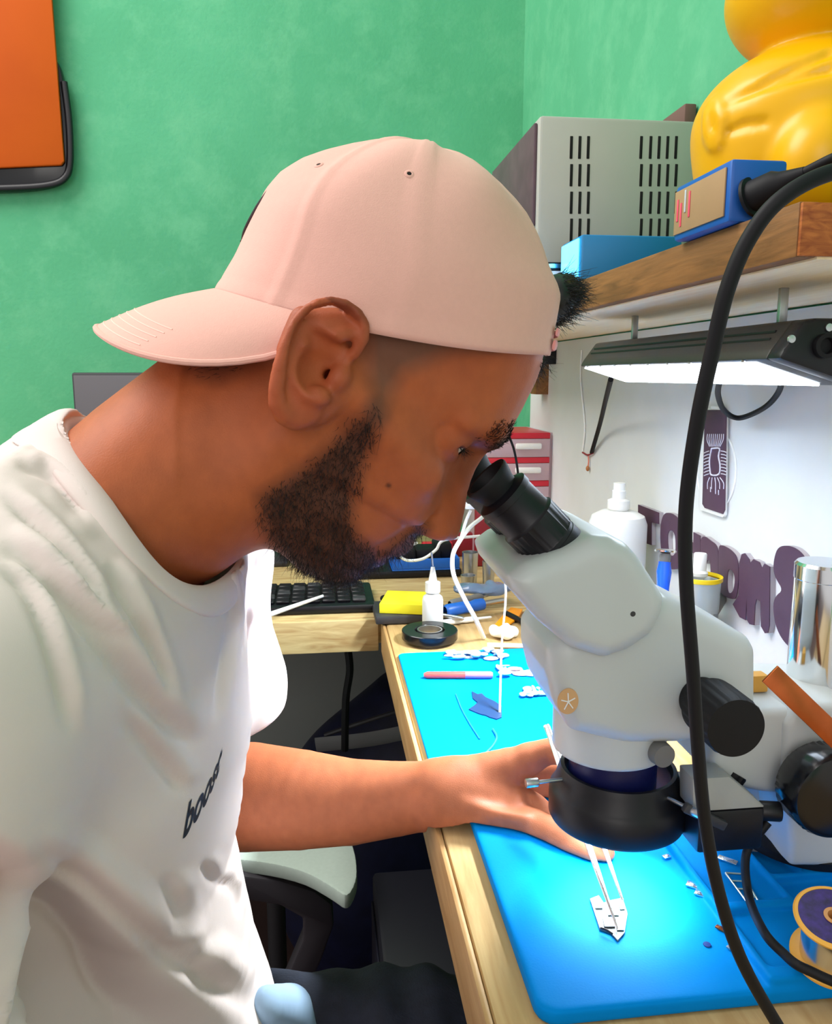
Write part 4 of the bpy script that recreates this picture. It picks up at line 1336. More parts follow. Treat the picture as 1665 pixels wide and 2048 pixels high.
# drawer tower with red frames
d0, d1 = PY(962, 870, 1.42), PY(1108, 868, 1.42)
dzt = PY(1040, 866, 1.42).z
dr = thing('drawer_tower', ((d0.x + d1.x) / 2, 1.5, DZ), 'small drawer tower with red frame and frosted drawers on rear desk', 'drawer unit')
MB().box((d0.x, 1.425, RZ), (d0.x + 0.006, 1.60, dzt), 0.001).box((d1.x - 0.006, 1.425, RZ), (d1.x, 1.60, dzt), 0.001).box((d0.x + 0.0061, 1.594, RZ), (d1.x - 0.0061, 1.60, dzt), 0.001).build('shell', MAT['clear_pink'], dr)
rows = [866, 915, 962, 1010, 1060, 1108]
for i, r in enumerate(rows):
    z = PY(1040, r, 1.42).z
    z = max(z, RZ + 0.012)
    MB().box((d0.x + 0.0062, 1.42, z - 0.0105), (d1.x - 0.0062, 1.592, z), 0.001).build('frame_bar', MAT['red'], dr)
    if i < len(rows) - 1:
        zb = max(PY(1040, rows[i + 1], 1.42).z, RZ + 0.012)
        dw = MB().box((d0.x + 0.0065, 1.419, zb + 0.0005), (d1.x - 0.0065, 1.423, z - 0.011), 0.001).box((d0.x + 0.0065, 1.4231, zb + 0.0005), (d1.x - 0.0065, 1.585, zb + 0.003), 0.001).build('drawer', MAT['clear_pink'], dr)
        MB().box(((d0.x + d1.x) / 2 - 0.004, 1.410, (z + zb) / 2 - 0.007), ((d0.x + d1.x) / 2 + 0.044, 1.4188, (z + zb) / 2 + 0.004), 0.003).build('handle', MAT['white'], dw)
r0, r1 = PY(952, 1050, 1.40), PY(985, 1050, 1.40)
tag(MB().box((r0.x, 1.40, RZ), (r1.x, 1.415, PY(970, 1010, 1.40).z), 0.002).build('red_case', MAT['dark_red']), 'upright dark red flat case in front of the drawer tower', 'case')
# metal nozzle cups
for k, (px_, pt, pb, wpx, Y) in enumerate(((941, 1104, 1150, 34, 1.27), (978, 1122, 1172, 27, 1.22), (937, 1150, 1180, 32, 1.235))):
    c = PY(px_, pt, Y)
    r = wpx * Y / F_PX / 2
    o = MB().lathe([(r * 0.8, RZ), (r * 0.82, RZ + 0.002), (r, c.z), (r * 0.9, c.z), (r * 0.7, RZ + 0.006), (0, RZ + 0.006)], (c.x, Y, 0), seg=32, close=False).build('nozzle_cup', MAT['steel'])
    tag(o, ('tall grey metal nozzle cup behind the others, under the eyepiece', 'slim bright metal nozzle cup nearest the prism head', 'short grey metal cup below the tall one')[k], 'cup', 'metal nozzle cups on the rear desk')
# sticky notes
n0 = PZ(818, 1196, DZ + 0.03)
nt_ = MB().box((-0.036, -0.036, 0), (0.03, 0.036, 0.014), 0.0008, mtx=Matrix.Translation((n0.x, n0.y + 0.01, RZ + 0.013)) @ Matrix.Rotation(math.radians(-14), 4, 'Z')).build('sticky_notes', M('yellow_paper', (244, 236, 40), 0.7))
tag(nt_, 'bright yellow block of sticky notes beside the needle bottle', 'note pad')
tag(MB().box((n0.x - 0.05, n0.y - 0.03, RZ), (n0.x + 0.055, n0.y + 0.05, RZ + 0.0125), 0.003).build('dark_phone_case', MAT['dark_grey']), 'dark flat case lying under the yellow sticky notes', 'case')
# needle bottle
nb0 = PZ(867, 1258, DZ)
nb = thing('needle_bottle', (nb0.x, nb0.y, DZ), 'small white needle-tip bottle standing at the bench corner', 'bottle')
Yn = nb0.y
hz = lambda py: PY(867, py, Yn).z
rb_ = 22 * Yn / F_PX * 1.0
nx = PY(866, 1200, Yn).x
MB().lathe([(rb_ * 0.9, RZ), (rb_, RZ + 0.003), (rb_, hz(1200)), (rb_ * 0.92, hz(1193)), (rb_ * 0.6, hz(1187)), (rb_ * 0.55, hz(1184))], (nx, Yn, 0), seg=36).build('body', MAT['white_trans'], nb)
MB().lathe([(rb_ * 0.72, hz(1184) + 0.0003), (rb_ * 0.72, hz(1164)), (rb_ * 0.42, hz(1162)), (rb_ * 0.18, hz(1134)), (0, hz(1134))], (nx, Yn, 0), seg=28, close=False).build('cap_cone', MAT['white'], nb)
MB().cyl((nx, Yn, hz(1134) + 0.0002), (nx - 0.002, Yn, hz(1104)), 0.0013, 0.0013, 10).build('needle', MAT['steel'], nb)
# white stylus on the keyboard
s0, s1 = PZ(540, 1229, RZ + 0.021), PZ(646, 1192, RZ + 0.021)
tag(MB().tube([s0, s1], [0.0036, 0.003, 0.0022], 10, smooth=False).build('white_stick', MAT['white']), 'thin white stick lying across the black keyboard', 'stick')

# pens and drivers behind the bottle at the bench corner
TL = [((765, 1196), (850, 1226), 0.006, 'black_matte', 'black pen lying left of the needle bottle, tip at keyboard'),
      ((790, 1214), (930, 1238), 0.007, 'blue', 'dark blue driver lying across behind the needle bottle'),
      ((890, 1222), (1010, 1200), 0.009, 'blue', 'thick blue driver handle right of the needle bottle'),
      ((900, 1208), (1000, 1184), 0.006, 'grey', 'grey driver lying behind the thick blue handle'),
      ((880, 1246), (985, 1234), 0.0042, 'white', 'white plastic stick in front of the blue driver handle'),
      ((1010, 1226), (1082, 1262), 0.0045, 'black', 'slim black tool slanting beneath the prism head')]
zl = RZ
for i, (a, c, r, mname, lab) in enumerate(TL):
    lift = RZ + r + (0.0 if i in (0, 4, 5) else 0.004 * i)
    p0, p1 = PZ(a[0], a[1], lift), PZ(c[0], c[1], lift)
    d = p1 - p0
    t = thing('hand_tool', tuple(p0), lab, 'tool', 'tools at the bench corner')
    MB().lathe([(r * 0.7, 0), (r, 0.004), (r, d.length * 0.35), (r * 0.8, d.length * 0.42), (r, d.length * 0.5), (r * 0.95, d.length * 0.62), (0, d.length * 0.622)], p0, d, seg=16, close=False).build('handle', MAT[mname], t)
    MB().lathe([(r * 0.5, d.length * 0.623), (r * 0.45, d.length * 0.97), (0, d.length)], p0, d, seg=12, close=False).build('shaft', MAT['steel'] if mname not in ('white',) else MAT['white'], t)
# clear bag with a blue tool in it, dark pen leaning on the sticky notes
pgb = PZ(955, 1196, RZ + 0.012)
F = Field((pgb.x - 0.07, pgb.y - 0.045, RZ - 0.003), (pgb.x + 0.07, pgb.y + 0.06, RZ + 0.045), 0.002)
gg = np.random.default_rng(21)
for k in range(14):
    F.ell((pgb.x + gg.uniform(-0.042, 0.042), pgb.y + 0.012 + gg.uniform(-0.016, 0.016), RZ + 0.022 + gg.uniform(-0.003, 0.006)), tuple(gg.uniform(0.008, 0.020, 3) * np.array([1, 1, 0.5])), k=0.004)
F.D = np.maximum(F.D, (RZ + 0.0175 - F.full()[2]) + 0 * F.D)
V_b, Q_b = F.mesh(1)
tag(link_mesh('plastic_bag', np_mesh('plastic_bag', V_b, Q_b), M('blue_clear_film', (150, 176, 214), 0.12, 0, 0.6, trans=0.55), None, True, 25), 'crumpled bluish clear plastic bag behind the blue driver handle', 'bag')
p0, p1 = PZ(762, 1208, RZ + 0.006), PZ(800, 1238, RZ + 0.006)
tag(MB().cyl(p0, p1, 0.0055, 0.0045, 14, 0.001).build('pen_cap', MAT['bag']), 'short dark blue pen cap at the bench corner left of the bottle', 'pen cap')
# orange tab
oz = RZ + 0.0005
og = [PZ(985, 1258, oz), PZ(1008, 1232, oz), PZ(1022, 1218, oz), PZ(1046, 1222, oz), PZ(1036, 1240, oz), PZ(1012, 1256, oz)]
tag(MB().prism(og, (0, 0, 0.003), 0.0006).build('orange_tab', M('orange_plastic', (250, 156, 8), 0.5)), 'bright orange plastic spudger near the prism head', 'spudger')
# cotton and crumbs
cot = PZ(1010, 1276, RZ)
F = Field((cot.x - 0.03, cot.y - 0.03, RZ - 0.002), (cot.x + 0.035, cot.y + 0.03, RZ + 0.03), 0.0016)
for k in range(16):
    F.ell((cot.x + RNG.uniform(-0.014, 0.016), cot.y + RNG.uniform(-0.012, 0.012), RZ + RNG.uniform(0.005, 0.012)), tuple(RNG.uniform(0.004, 0.008, 3)), k=0.004)
F.add(lambda P: RZ - P[2] + 0 * P[0] + 0 * P[1], 0.001, cut=False) if False else None
F.D = np.maximum(F.D, (RZ - F.full()[2]) + 0 * F.D)
tag(sdf_part('cotton_wad', MAT['white'], F, None, 2), 'white cotton wad on the bench under the prism head', 'cotton')
# roll of black tape on its side
tp = PZ(862, 1286, RZ)
t = thing('tape_roll', tuple(tp), 'roll of glossy black tape lying at the far mat\'s corner', 'tape')
MB().lathe([(0.017, RZ + 0.0002), (0.036, RZ + 0.0002), (0.0368, RZ + 0.001), (0.0368, RZ + 0.011), (0.036, RZ + 0.0118), (0.020, RZ + 0.0118), (0.0195, RZ + 0.011), (0.017, RZ + 0.0002)], (tp.x, tp.y + 0.01, 0.0035), seg=56, close=False).build('tape', MAT['black_gloss'], t)
MB().lathe([(0.0150, RZ + 0.0002), (0.0165, RZ + 0.0002), (0.0165, RZ + 0.0122), (0.0150, RZ + 0.0122), (0.0150, RZ + 0.0002)], (tp.x, tp.y + 0.01, 0.0035), seg=48, close=False).build('core', MAT['steel'], t)
# things on the far mat
p0, p1 = PZ(848, 1350, FZ + 0.004), PZ(986, 1350, FZ + 0.004)
t = thing('red_pen', tuple(p0), 'red and white pen lying across the far blue mat', 'pen')
d = p1 - p0
MB().lathe([(0.002, 0), (0.0038, 0.004), (0.004, d.length * 0.6), (0, d.length * 0.601)], p0, d, seg=16, close=False).build('barrel', M('coral_red_plastic', (238, 74, 66), 0.4), t)
MB().lathe([(0.0041, d.length * 0.602), (0.0041, d.length * 0.97), (0.003, d.length), (0, d.length)], p0, d, seg=16, close=False).build('cap', M('lilac_plastic', (150, 110, 210), 0.4), t)
fx = [(944, 1384), (956, 1390), (964, 1388), (972, 1396), (990, 1404), (1004, 1414), (1004, 1436), (994, 1440), (980, 1436), (972, 1432), (962, 1430), (952, 1426), (938, 1420), (950, 1412), (956, 1406), (946, 1398)]
fxo = MB().prism([PZ(a, c, FZ) for a, c in fx], (0, 0, 0.0012), 0).build('flex_circuit', M('dark_blue_flex', (10, 44, 84), 0.45))
tag(fxo, 'ragged dark blue flex circuit lying in the middle of the far mat', 'flex circuit')


def scrap(px, py, w, seed, mat, label, name='foil_scrap', z=FZ, h=0.010):
    c = PZ(px, py, z)
    g = np.random.default_rng(seed)
    F = Field((c.x - w, c.y - w, z - 0.003), (c.x + w, c.y + w, z + h * 2), 0.0011)
    for k in range(12):
        F.ell((c.x + g.uniform(-w * 0.6, w * 0.6), c.y + g.uniform(-w * 0.35, w * 0.35), z + g.uniform(0.001, h * 0.6)), tuple(g.uniform(0.0015, w * 0.28, 3) * np.array([1, 1, 0.35])), k=0.001)
    F.D = np.maximum(F.D, (z - F.full()[2]) + 0 * F.D)
    V, Q = F.mesh(1)
    return tag(link_mesh(name, np_mesh(name, V, Q), mat, None, True, 25), label, 'scrap')


foil = M('crumpled_foil', (214, 218, 220), 0.3, 0.7)
scrap(925, 1314, 0.036, 3, foil, 'crumpled pale foil piece in front of the tape roll')
scrap(985, 1312, 0.036, 5, foil, 'crumpled pale foil piece right of the tape roll')
scrap(1072, 1388, 0.028, 8, foil, 'crumpled pale foil piece beside the microscope pod on far mat')
scrap(1045, 1345, 0.045, 11, M('white_packet', (240, 226, 226), 0.5), 'white and pink printed packet on the far mat by the pod', 'printed_packet')
w0, w1 = PZ(975, 1290, RZ + 0.0035), PZ(1090, 1293, RZ + 0.0035)
tag(MB().tube([w0, w1], 0.003, 10, smooth=False).build('white_rod', MAT['white']), 'straight white rod lying along the far mat\'s back edge', 'rod')
tag(MB().tube([PZ(912, 1388, FZ + 0.0008), PZ(925, 1420, FZ + 0.0008), PZ(942, 1450, FZ + 0.0008), PZ(960, 1478, FZ + 0.0008)], 0.0007, 6, 6).build('fine_wire', MAT['blue2']), 'fine straight wire lying on the near part of the far mat', 'wire')
tag(MB().tube([PZ(986, 1458, FZ + 0.0012), PZ(994, 1474, FZ + 0.0012), PZ(986, 1492, FZ + 0.0012), PZ(966, 1512, FZ + 0.0012)], 0.0011, 6, 8).build('bent_wire', MAT['blue2']), 'bent wire piece lying on far mat just above the wrist', 'wire')
# white cable with a plug behind the face
Yc = 1.02
t = thing('white_cable', tuple(PY(940, 1010, Yc)), 'white cable with comb-shaped plug hanging behind the nose', 'cable')
MB().tube([PY(1000, 995, 1.20), PY(970, 1030, 1.12), PY(940, 1055, 1.06), PY(918, 1085, 1.02), PY(906, 1112, 1.0), PY(908, 1150, 0.985), PY(928, 1195, 0.975), PY(950, 1235, 0.97), PZ(968, 1275, RZ + 0.0025)], 0.0030, 10, 8).build('cable_sheath', MAT['white'], t)
MB().tube([PY(942, 1020, 1.05), PY(932, 1044, 1.05), PY(922, 1078, 1.025)], 0.0022, 8, 6).build('branch', MAT['white'], t)
w = PY(942, 1012, 1.05)
pb_ = MB().box((w.x - 0.008, 1.046, w.z - 0.004), (w.x + 0.008, 1.054, w.z + 0.003), 0.0015)
for k in range(4):
    pb_.box((w.x - 0.007 + 0.004 * k, 1.048, w.z + 0.0031), (w.x - 0.0048 + 0.004 * k, 1.052, w.z + 0.007), 0.0003)
pb_.build('plug', MAT['white'], t)
tag(MB().tube([PY(835, 1085, 1.16), PY(800, 1104, 1.15), PY(812, 1120, 1.15), PY(845, 1118, 1.15), PY(872, 1100, 1.15), PY(890, 1080, 1.15), PY(960, 1072, 1.18)], 0.0022, 8, 8).build('looped_wire', MAT['white']), 'thin white wire looping over the blue tray under the nose', 'wire')
# soldering lead hanging in front of the far mat
tag(MB().tube([PY(998, 1040, 0.80), PY(1006, 1130, 0.80), PY(1012, 1190, 0.80), PY(1004, 1290, 0.79), PZ(1000, 1425, FZ + 0.001)], 0.0012, 8, 8).build('hanging_lead', MAT['white_trans']), 'thin pale lead hanging beside the prism head down to the far mat', 'lead')
tag(MB().tube([PY(1018, 870, 1.16), PY(1030, 905, 1.16), PY(1038, 960, 1.16), PY(1045, 1060, 1.18), PY(1050, 1120, 1.25)], 0.0018, 8, 8).build('black_wire', MAT['black_matte']), 'thin black wire crossing in front of the drawer tower', 'wire')

# ================================================================== under the desks
tag(MB().box((-1.2, YB - 0.004, 0.0), (XW - 0.01, YB - 0.0005, DZ - 0.06)).build('wall_back_lower_panel', MAT['grey_wall_low'], smooth=False), kind='structure')
wbb = thing('black_tool_bag', (0.1, 1.42, 0), 'black nylon tool bag with grey webbing under the rear desk', 'bag')
F = Field((-0.22, 1.1, -0.005), (0.40, 1.66, 0.66), 0.006)
zA = PY(690, 1360, 1.2).z
F.ell((0.12, 1.42, 0.22), (0.20, 0.15, 0.28))
F.ell((0.22, 1.44, zA - 0.25), (0.14, 0.14, 0.22), k=0.08)
F.ell((0.04, 1.40, 0.18), (0.14, 0.14, 0.24), k=0.06)
F.D = np.maximum(F.D, (0.001 - F.full()[2]) + 0 * F.D)
sdf_part('bag_body', MAT['bag'], F, wbb, 2)
pA_, pB_ = PY(632, 1490, 1.275), PY(850, 1456, 1.265)
MB().tube([pA_, pA_.lerp(pB_, 0.5) + Vector((0, -0.01, 0.0)), pB_], 0.013, 10, 6, flat=0.25, up=(0, 0, 1)).build('webbing', MAT['grey_trim'], wbb)
MB().tube([PY(650, 1470, 1.28), PY(740, 1440, 1.26), PY(838, 1410, 1.27)], 0.004, 8, 6).build('zip', MAT['dark_grey'], wbb)
# black box (computer case) under the bench
pc = thing('computer_case', (0.28, 0.8, 0), 'dark computer case standing on the floor under the workbench', 'computer')
MB().box((0.06, 0.70, 0.012), (0.28, 0.99, 0.43), 0.006).build('casing', M('dark_case', (14, 15, 26), 0.5), pc)
MB().box((0.057, 0.72, 0.05), (0.0597, 0.97, 0.40), 0.001).build('side_panel', M('dark_panel', (20, 20, 34), 0.4), pc)
for xx in (0.08, 0.24):
    for yy in (0.73, 0.94):
        MB().cyl((xx, yy, 0.0005), (xx, yy, 0.0118), 0.012, seg=16).build('foot', MAT['black_matte'], pc)
tag(MB().tube([PY(695, 1290, 1.2), PY(700, 1340, 1.2), PY(692, 1400, 1.2), PY(690, 1500, 1.21)], 0.006, 8, 6).build('dangling_cable', MAT['black_matte']), 'dark cable hanging down under the rear desk', 'cable')

# ------------------------------------------------------------------ pale chair behind the forearm
oc = thing('side_chair', (-0.25, 1.05, 0), 'chair with pale grey-green seat cushion and dark curved frame behind the forearm', 'chair')
SZ = 0.475
pale = M('pale_green_fabric', (176, 190, 180), 0.9, noise=0.06, nscale=200)
near_e = [(150, 1712), (300, 1712), (455, 1717), (540, 1726), (610, 1744), (662, 1772), (694, 1790)]
rim_px = [(712, 1762), (714, 1730), (708, 1696), (690, 1650), (662, 1606)]
pts = [PZ(a, c, SZ) for a, c in near_e] + [PZ(a, c, SZ) for a, c in rim_px]
yb_ = pts[-1].y
pts += [Vector((-0.06, yb_ + 0.05, SZ)), Vector((-0.5, yb_ + 0.05, SZ))]
MB().prism([p for p in smoothline(pts[:-2], 3)] + pts[-2:], (0, 0, -0.020), 0.005).build('seat_cushion', pale, oc)
MB().tube([PZ(a, c + 2, SZ - 0.0225) for a, c in near_e] , 0.0085, 12, 6).build('piping', M('pale_piping', (226, 220, 196), 0.8), oc)
frame = [(300, 1748), (470, 1750), (560, 1762), (630, 1784), (664, 1810), (668, 1852), (640, 1930), (590, 2020), (540, 2110), (500, 2110), (560, 1990), (606, 1880), (606, 1838), (560, 1812), (470, 1798), (300, 1794)]
fY = PZ(560, 1735, SZ).y + 0.012
MB().prism([PY(a, c, fY) for a, c in frame], (0, 0.03, 0), 0.004).build('frame', M('dark_grey_frame', (58, 54, 60), 0.5), oc)
f0 = PY(520, 2110, fY + 0.015)
MB().tube([f0, Vector((f0.x - 0.05, f0.y + 0.02, 0.15)), Vector((f0.x - 0.06, f0.y + 0.03, 0.002))], 0.014, 10, 5).build('leg', MAT['dark_grey'], oc)
for xx, yy in ((-0.46, fY + 0.03), (-0.46, yb_ + 0.03), (-0.08, yb_ + 0.03)):
    MB().cyl((xx, yy, 0.0005), (xx, yy, SZ - 0.0205), 0.014, seg=16).build('leg', MAT['dark_grey'], oc)
MB().box((-0.52, fY + 0.01, SZ + 0.06), (-0.48, 1.10, SZ + 0.40), 0.015, 3).build('backrest', pale, oc)
for yy in (fY + 0.05, 1.08):
    MB().cyl((-0.5, yy, SZ - 0.03), (-0.5, yy, SZ + 0.0605), 0.010, seg=12).build('back_post', MAT['dark_grey'], oc)
# ================================================================== the man
YH = 0.48
HP = math.radians(33)
HU = Vector((math.cos(HP), 0, -math.sin(HP)))
HV = Vector((math.sin(HP), 0, math.cos(HP)))
HO = PY(650, 750, YH)
mm = 0.001


def UV(px, py, w=0.0):
    p = PY(px, py, YH + w) - HO
    return p.dot(HU), p.dot(HV)


def HW(u, w, v):
    """head-local metres -> world"""
    return HO + HU * u + Vector((0, w, 0)) + HV * v


def HPX(px, py, w):
    """picture point at lateral offset w -> head-local (u, w, v)"""
    a = UV(px, py, w)
    return (a[0], w, a[1])


man = thing('person', (-0.16, YH, 0), 'man in pink backwards cap and pale t-shirt leaning to the microscope eyepieces, holding tweezers', 'person')

# ------------------------------------------------------------------ face profile and cross-sections
front_px = [(1070, 640), (1078, 680), (1078, 710), (1075, 733), (1062, 769), (1046, 800), (1031, 831), (1012, 866), (1003, 882), (988, 897), (970, 908), (960, 925), (949, 944), (941, 964), (935, 987),
            (930, 1018), (923, 1050), (919, 1065), (914, 1077), (899, 1084), (880, 1081), (866, 1071), (845, 1064), (835, 1068), (829, 1082), (824, 1092), (810, 1103), (795, 1103), (781, 1106), (777, 1112), (771, 1124),
            (756, 1133), (739, 1134), (731, 1143), (727, 1153), (716, 1167), (696, 1179), (668, 1188)]
fp = np.array([UV(*p) for p in front_px])
fp = np.concatenate([[(-0.02, 0.131), (0.02, 0.129), (0.05, 0.122), (0.075, 0.111), (0.090, 0.098)], fp])
o = np.argsort(fp[:, 1])
fp_v, fp_u = fp[o, 1], fp[o, 0]
LEV = {
    128: [(0, 0), (10, 25), (40, 45), (90, 40)],
    110: [(0, 0), (5, 22), (20, 42), (50, 60), (90, 65), (150, 58)],
    80: [(0, 0), (4, 24), (14, 42), (30, 56), (60, 68), (105, 74), (150, 69)],
    50: [(0, 0), (4, 24), (12, 40), (26, 53), (45, 62), (80, 70), (110, 74), (150, 69)],
    28: [(0, 0), (2, 15), (6, 28), (12, 40), (22, 50), (38, 57), (65, 65), (105, 72), (150, 67)],
    16: [(0, 0), (2, 7), (5, 12), (9, 18), (14, 26), (20, 37), (28, 46), (40, 54), (65, 62), (100, 70), (150, 65)],
    5: [(0, 0), (2, 5), (6, 9), (10, 12.5), (15, 18), (21, 29), (28, 41), (40, 51), (60, 61), (95, 68), (150, 63)],
    -10: [(0, 0), (3, 6.5), (8, 10.5), (14, 14), (20, 20), (25, 31), (33, 44), (46, 54), (70, 62), (100, 66), (150, 61)],
    -25: [(0, 0), (3, 7.5), (8, 12), (15, 15), (20, 17), (24, 24), (30, 36), (42, 48), (65, 57.5), (100, 63), (150, 58)],
    -38: [(0, 0), (3, 9), (8, 13), (14, 15.5), (20, 17.5), (24, 21), (28, 29), (36, 40), (50, 48.5), (75, 56), (110, 60), (150, 56)],
    -46: [(0, 0), (3, 8), (8, 13), (14, 16.5), (18, 20), (23, 27), (30, 35), (42, 43), (60, 50), (90, 56), (130, 56)],
    -51: [(0, 0), (2, 8), (5, 15), (10, 24), (18, 33.5), (32, 43), (55, 51), (90, 56), (130, 54)],
    -60: [(0, 0), (2, 8), (5, 15.5), (10, 24), (18, 32.5), (32, 42), (55, 50.5), (90, 55), (130, 52)],
    -67: [(0, 0), (1.5, 11), (5, 20), (10, 26), (18, 33), (32, 42), (55, 50), (90, 54), (130, 50)],
    -76: [(0, 0), (2, 9), (5, 16), (10, 23), (20, 33), (35, 42), (60, 50), (90, 53), (130, 48)],
    -88: [(0, 0), (2, 11), (6, 19), (12, 27), (25, 37), (45, 45), (70, 50), (100, 50)],
    -104: [(0, 0), (3, 12), (8, 20), (16, 28), (30, 36), (50, 43), (75, 47), (100, 46)],
}
lv = sorted(LEV)
sg = np.arange(0, 200, 0.5)
T = []
for v in lv:
    a = np.array(LEV[v], float)
    x = np.sqrt(a[:, 0])
    T.append(np.interp(np.sqrt(sg), x, a[:, 1]))
T = np.array(T)
for _ in range(3):  # soften the cross-sections a little
    T[:, 2:-1] = 0.25 * T[:, 1:-2] + 0.5 * T[:, 2:-1] + 0.25 * T[:, 3:]
back = np.array([(-0.030, 0.130), (-0.062, 0.112), (-0.080, 0.085), (-0.086, 0.055), (-0.084, 0.02), (-0.077, 0.0), (-0.070, -0.02), (-0.062, -0.04), (-0.050, -0.06), (-0.030, -0.09)])[::-1]

h = 0.0016
FH = Field((-0.155, -0.1, -0.16), (0.135, 0.1, 0.137), h)
ug, vg = FH.ax[0], FH.ax[2]
uf = np.interp(vg, fp_v, fp_u)
kern = np.array([1, 3, 4, 3, 1], float)
ufs = np.convolve(np.pad(uf, 2, mode='edge'), kern / kern.sum(), mode='valid')
ub = np.interp(vg, back[:, 1], back[:, 0])
Wm = np.zeros((len(ug), len(vg)))
for j, v in enumerate(vg):
    vm = v / mm
    k = int(np.clip(np.searchsorted(lv, vm) - 1, 0, len(lv) - 2))
    f = np.clip((vm - lv[k]) / (lv[k + 1] - lv[k]), 0, 1)
    f = f * f * (3 - 2 * f) * 0.5 + f * 0.5
    row = T[k] * (1 - f) + T[k + 1] * f
    s = (ufs[j] - ug) / mm
    w = np.where(s >= 0, np.interp(np.maximum(s, 0), sg, row), s * 2.5)
    sb = (ug - ub[j]) / mm
    wb_ = np.where(sb >= 0, 74 * np.sqrt(np.clip(1 - (1 - np.clip(sb / 85, 0, 1)) ** 2, 0, 1)), sb * 2.5)
    cl_ = np.clip((0.02 - v) / 0.03, 0, 1)
    wb_ = np.where(sb >= 0, wb_ * (1 - cl_) + cl_ * np.clip(sb, 0, 78) * 0.95, wb_)
    Wm[:, j] = -smax(-w, -wb_, 6.0) * mm
gu, gv = np.gradient(Wm, h)
slope = np.sqrt(1 + np.clip(gu ** 2 + gv ** 2, 0, 36))
base_head = ((np.abs(FH.ax[1])[None, :, None] - Wm[:, None, :]) / slope[:, None, :]).astype(np.float32)
# jaw underside: plane rising from chin to the jaw angle
P = FH.full()
chin = UV(668, 1186)
jl = -0.104 + np.clip(0.045 - P[0], 0, 0.2) * 0.42 + 0.0 * P[2]
base_head = smax(base_head, (jl - P[2]) * 0.9, 0.022)
FH.D = np.minimum(FH.D, base_head)
# neck
wn = lambda px, py, Y=YH: (lambda p: (p.dot(HU), Y - YH, p.dot(HV)))(Vector((PY(px, py, Y).x, 0, PY(px, py, Y).z)) - Vector((HO.x, 0, HO.z)))
n0, n1, n2, n3 = wn(585, 800), wn(478, 889), wn(330, 982), wn(180, 1075)
n3 = wn(235, 1040)
FH.chain([n0, n1, n2, n3], [0.054, 0.0565, 0.0565, 0.054], k=0.022)
for s in (-1, 1):  # trapezius slopes, sterno-mastoid
    qa, qb = wn(430, 880), wn(228, 1022)
    FH.chain([(qa[0], s * 0.014, qa[2]), (qb[0], s * 0.050, qb[2] - 0.004)], [0.030, 0.031], k=0.045)
    FH.chain([(0.0, s * 0.054, -0.035), (wn(470, 985)[0], s * 0.043, wn(470, 985)[2]), (wn(400, 1080)[0], s * 0.02, wn(400, 1080)[2])], [0.010, 0.013, 0.010], k=0.02)
    # ala of the nose and nostril
    un = np.interp(-0.041, fp_v, fp_u)
    FH.ell((un - 0.017, s * 0.0128, -0.0405), (0.0085, 0.0055, 0.0068), k=0.004)
    FH.ell((np.interp(-0.047, fp_v, fp_u) - 0.009, s * 0.0068, -0.0475), (0.0050, 0.0028, 0.0035), k=0.002, cut=True)
    # brow ridge, cheek bone, temple hollow
    FH.chain([(0.101, s * 0.012, 0.024), (0.094, s * 0.034, 0.026), (0.078, s * 0.050, 0.020)], [0.006, 0.0065, 0.005], k=0.010)
    FH.chain([(0.074, s * 0.043, -0.017), (0.045, s * 0.059, -0.008), (0.018, s * 0.066, -0.001)], [0.0064, 0.0062, 0.005], k=0.018)
    FH.ell((0.062, s * 0.073, 0.036), (0.022, 0.0105, 0.02), k=0.014, cut=True)
    # lips
    ul, ll = np.interp(-0.0605, fp_v, fp_u), np.interp(-0.073, fp_v, fp_u)
    FH.chain([(ul - 0.0045, 0, -0.0610), (ul - 0.0075, s * 0.012, -0.0632), (ul - 0.016, s * 0.0235, -0.0672)], [0.0046, 0.0042, 0.0022], k=0.004)
    FH.chain([(ll - 0.0055, 0, -0.0735), (ll - 0.0085, s * 0.011, -0.0728), (ul - 0.016, s * 0.0225, -0.0680)], [0.0056, 0.0050, 0.0022], k=0.004)
    us = np.interp(-0.0672, fp_v, fp_u)
    FH.chain([(us + 0.001, 0, -0.0672), (us - 0.006, s * 0.013, -0.0676), (ul - 0.0168, s * 0.0245, -0.0680)], [0.0009, 0.0009, 0.0008], k=0.0015, cut=True)
    # naso-labial fold
    FH.chain([(un - 0.022, s * 0.0205, -0.036), (ul - 0.012, s * 0.030, -0.052), (ul - 0.022, s * 0.034, -0.066)], [0.0022, 0.0022, 0.0012], k=0.006, cut=True)
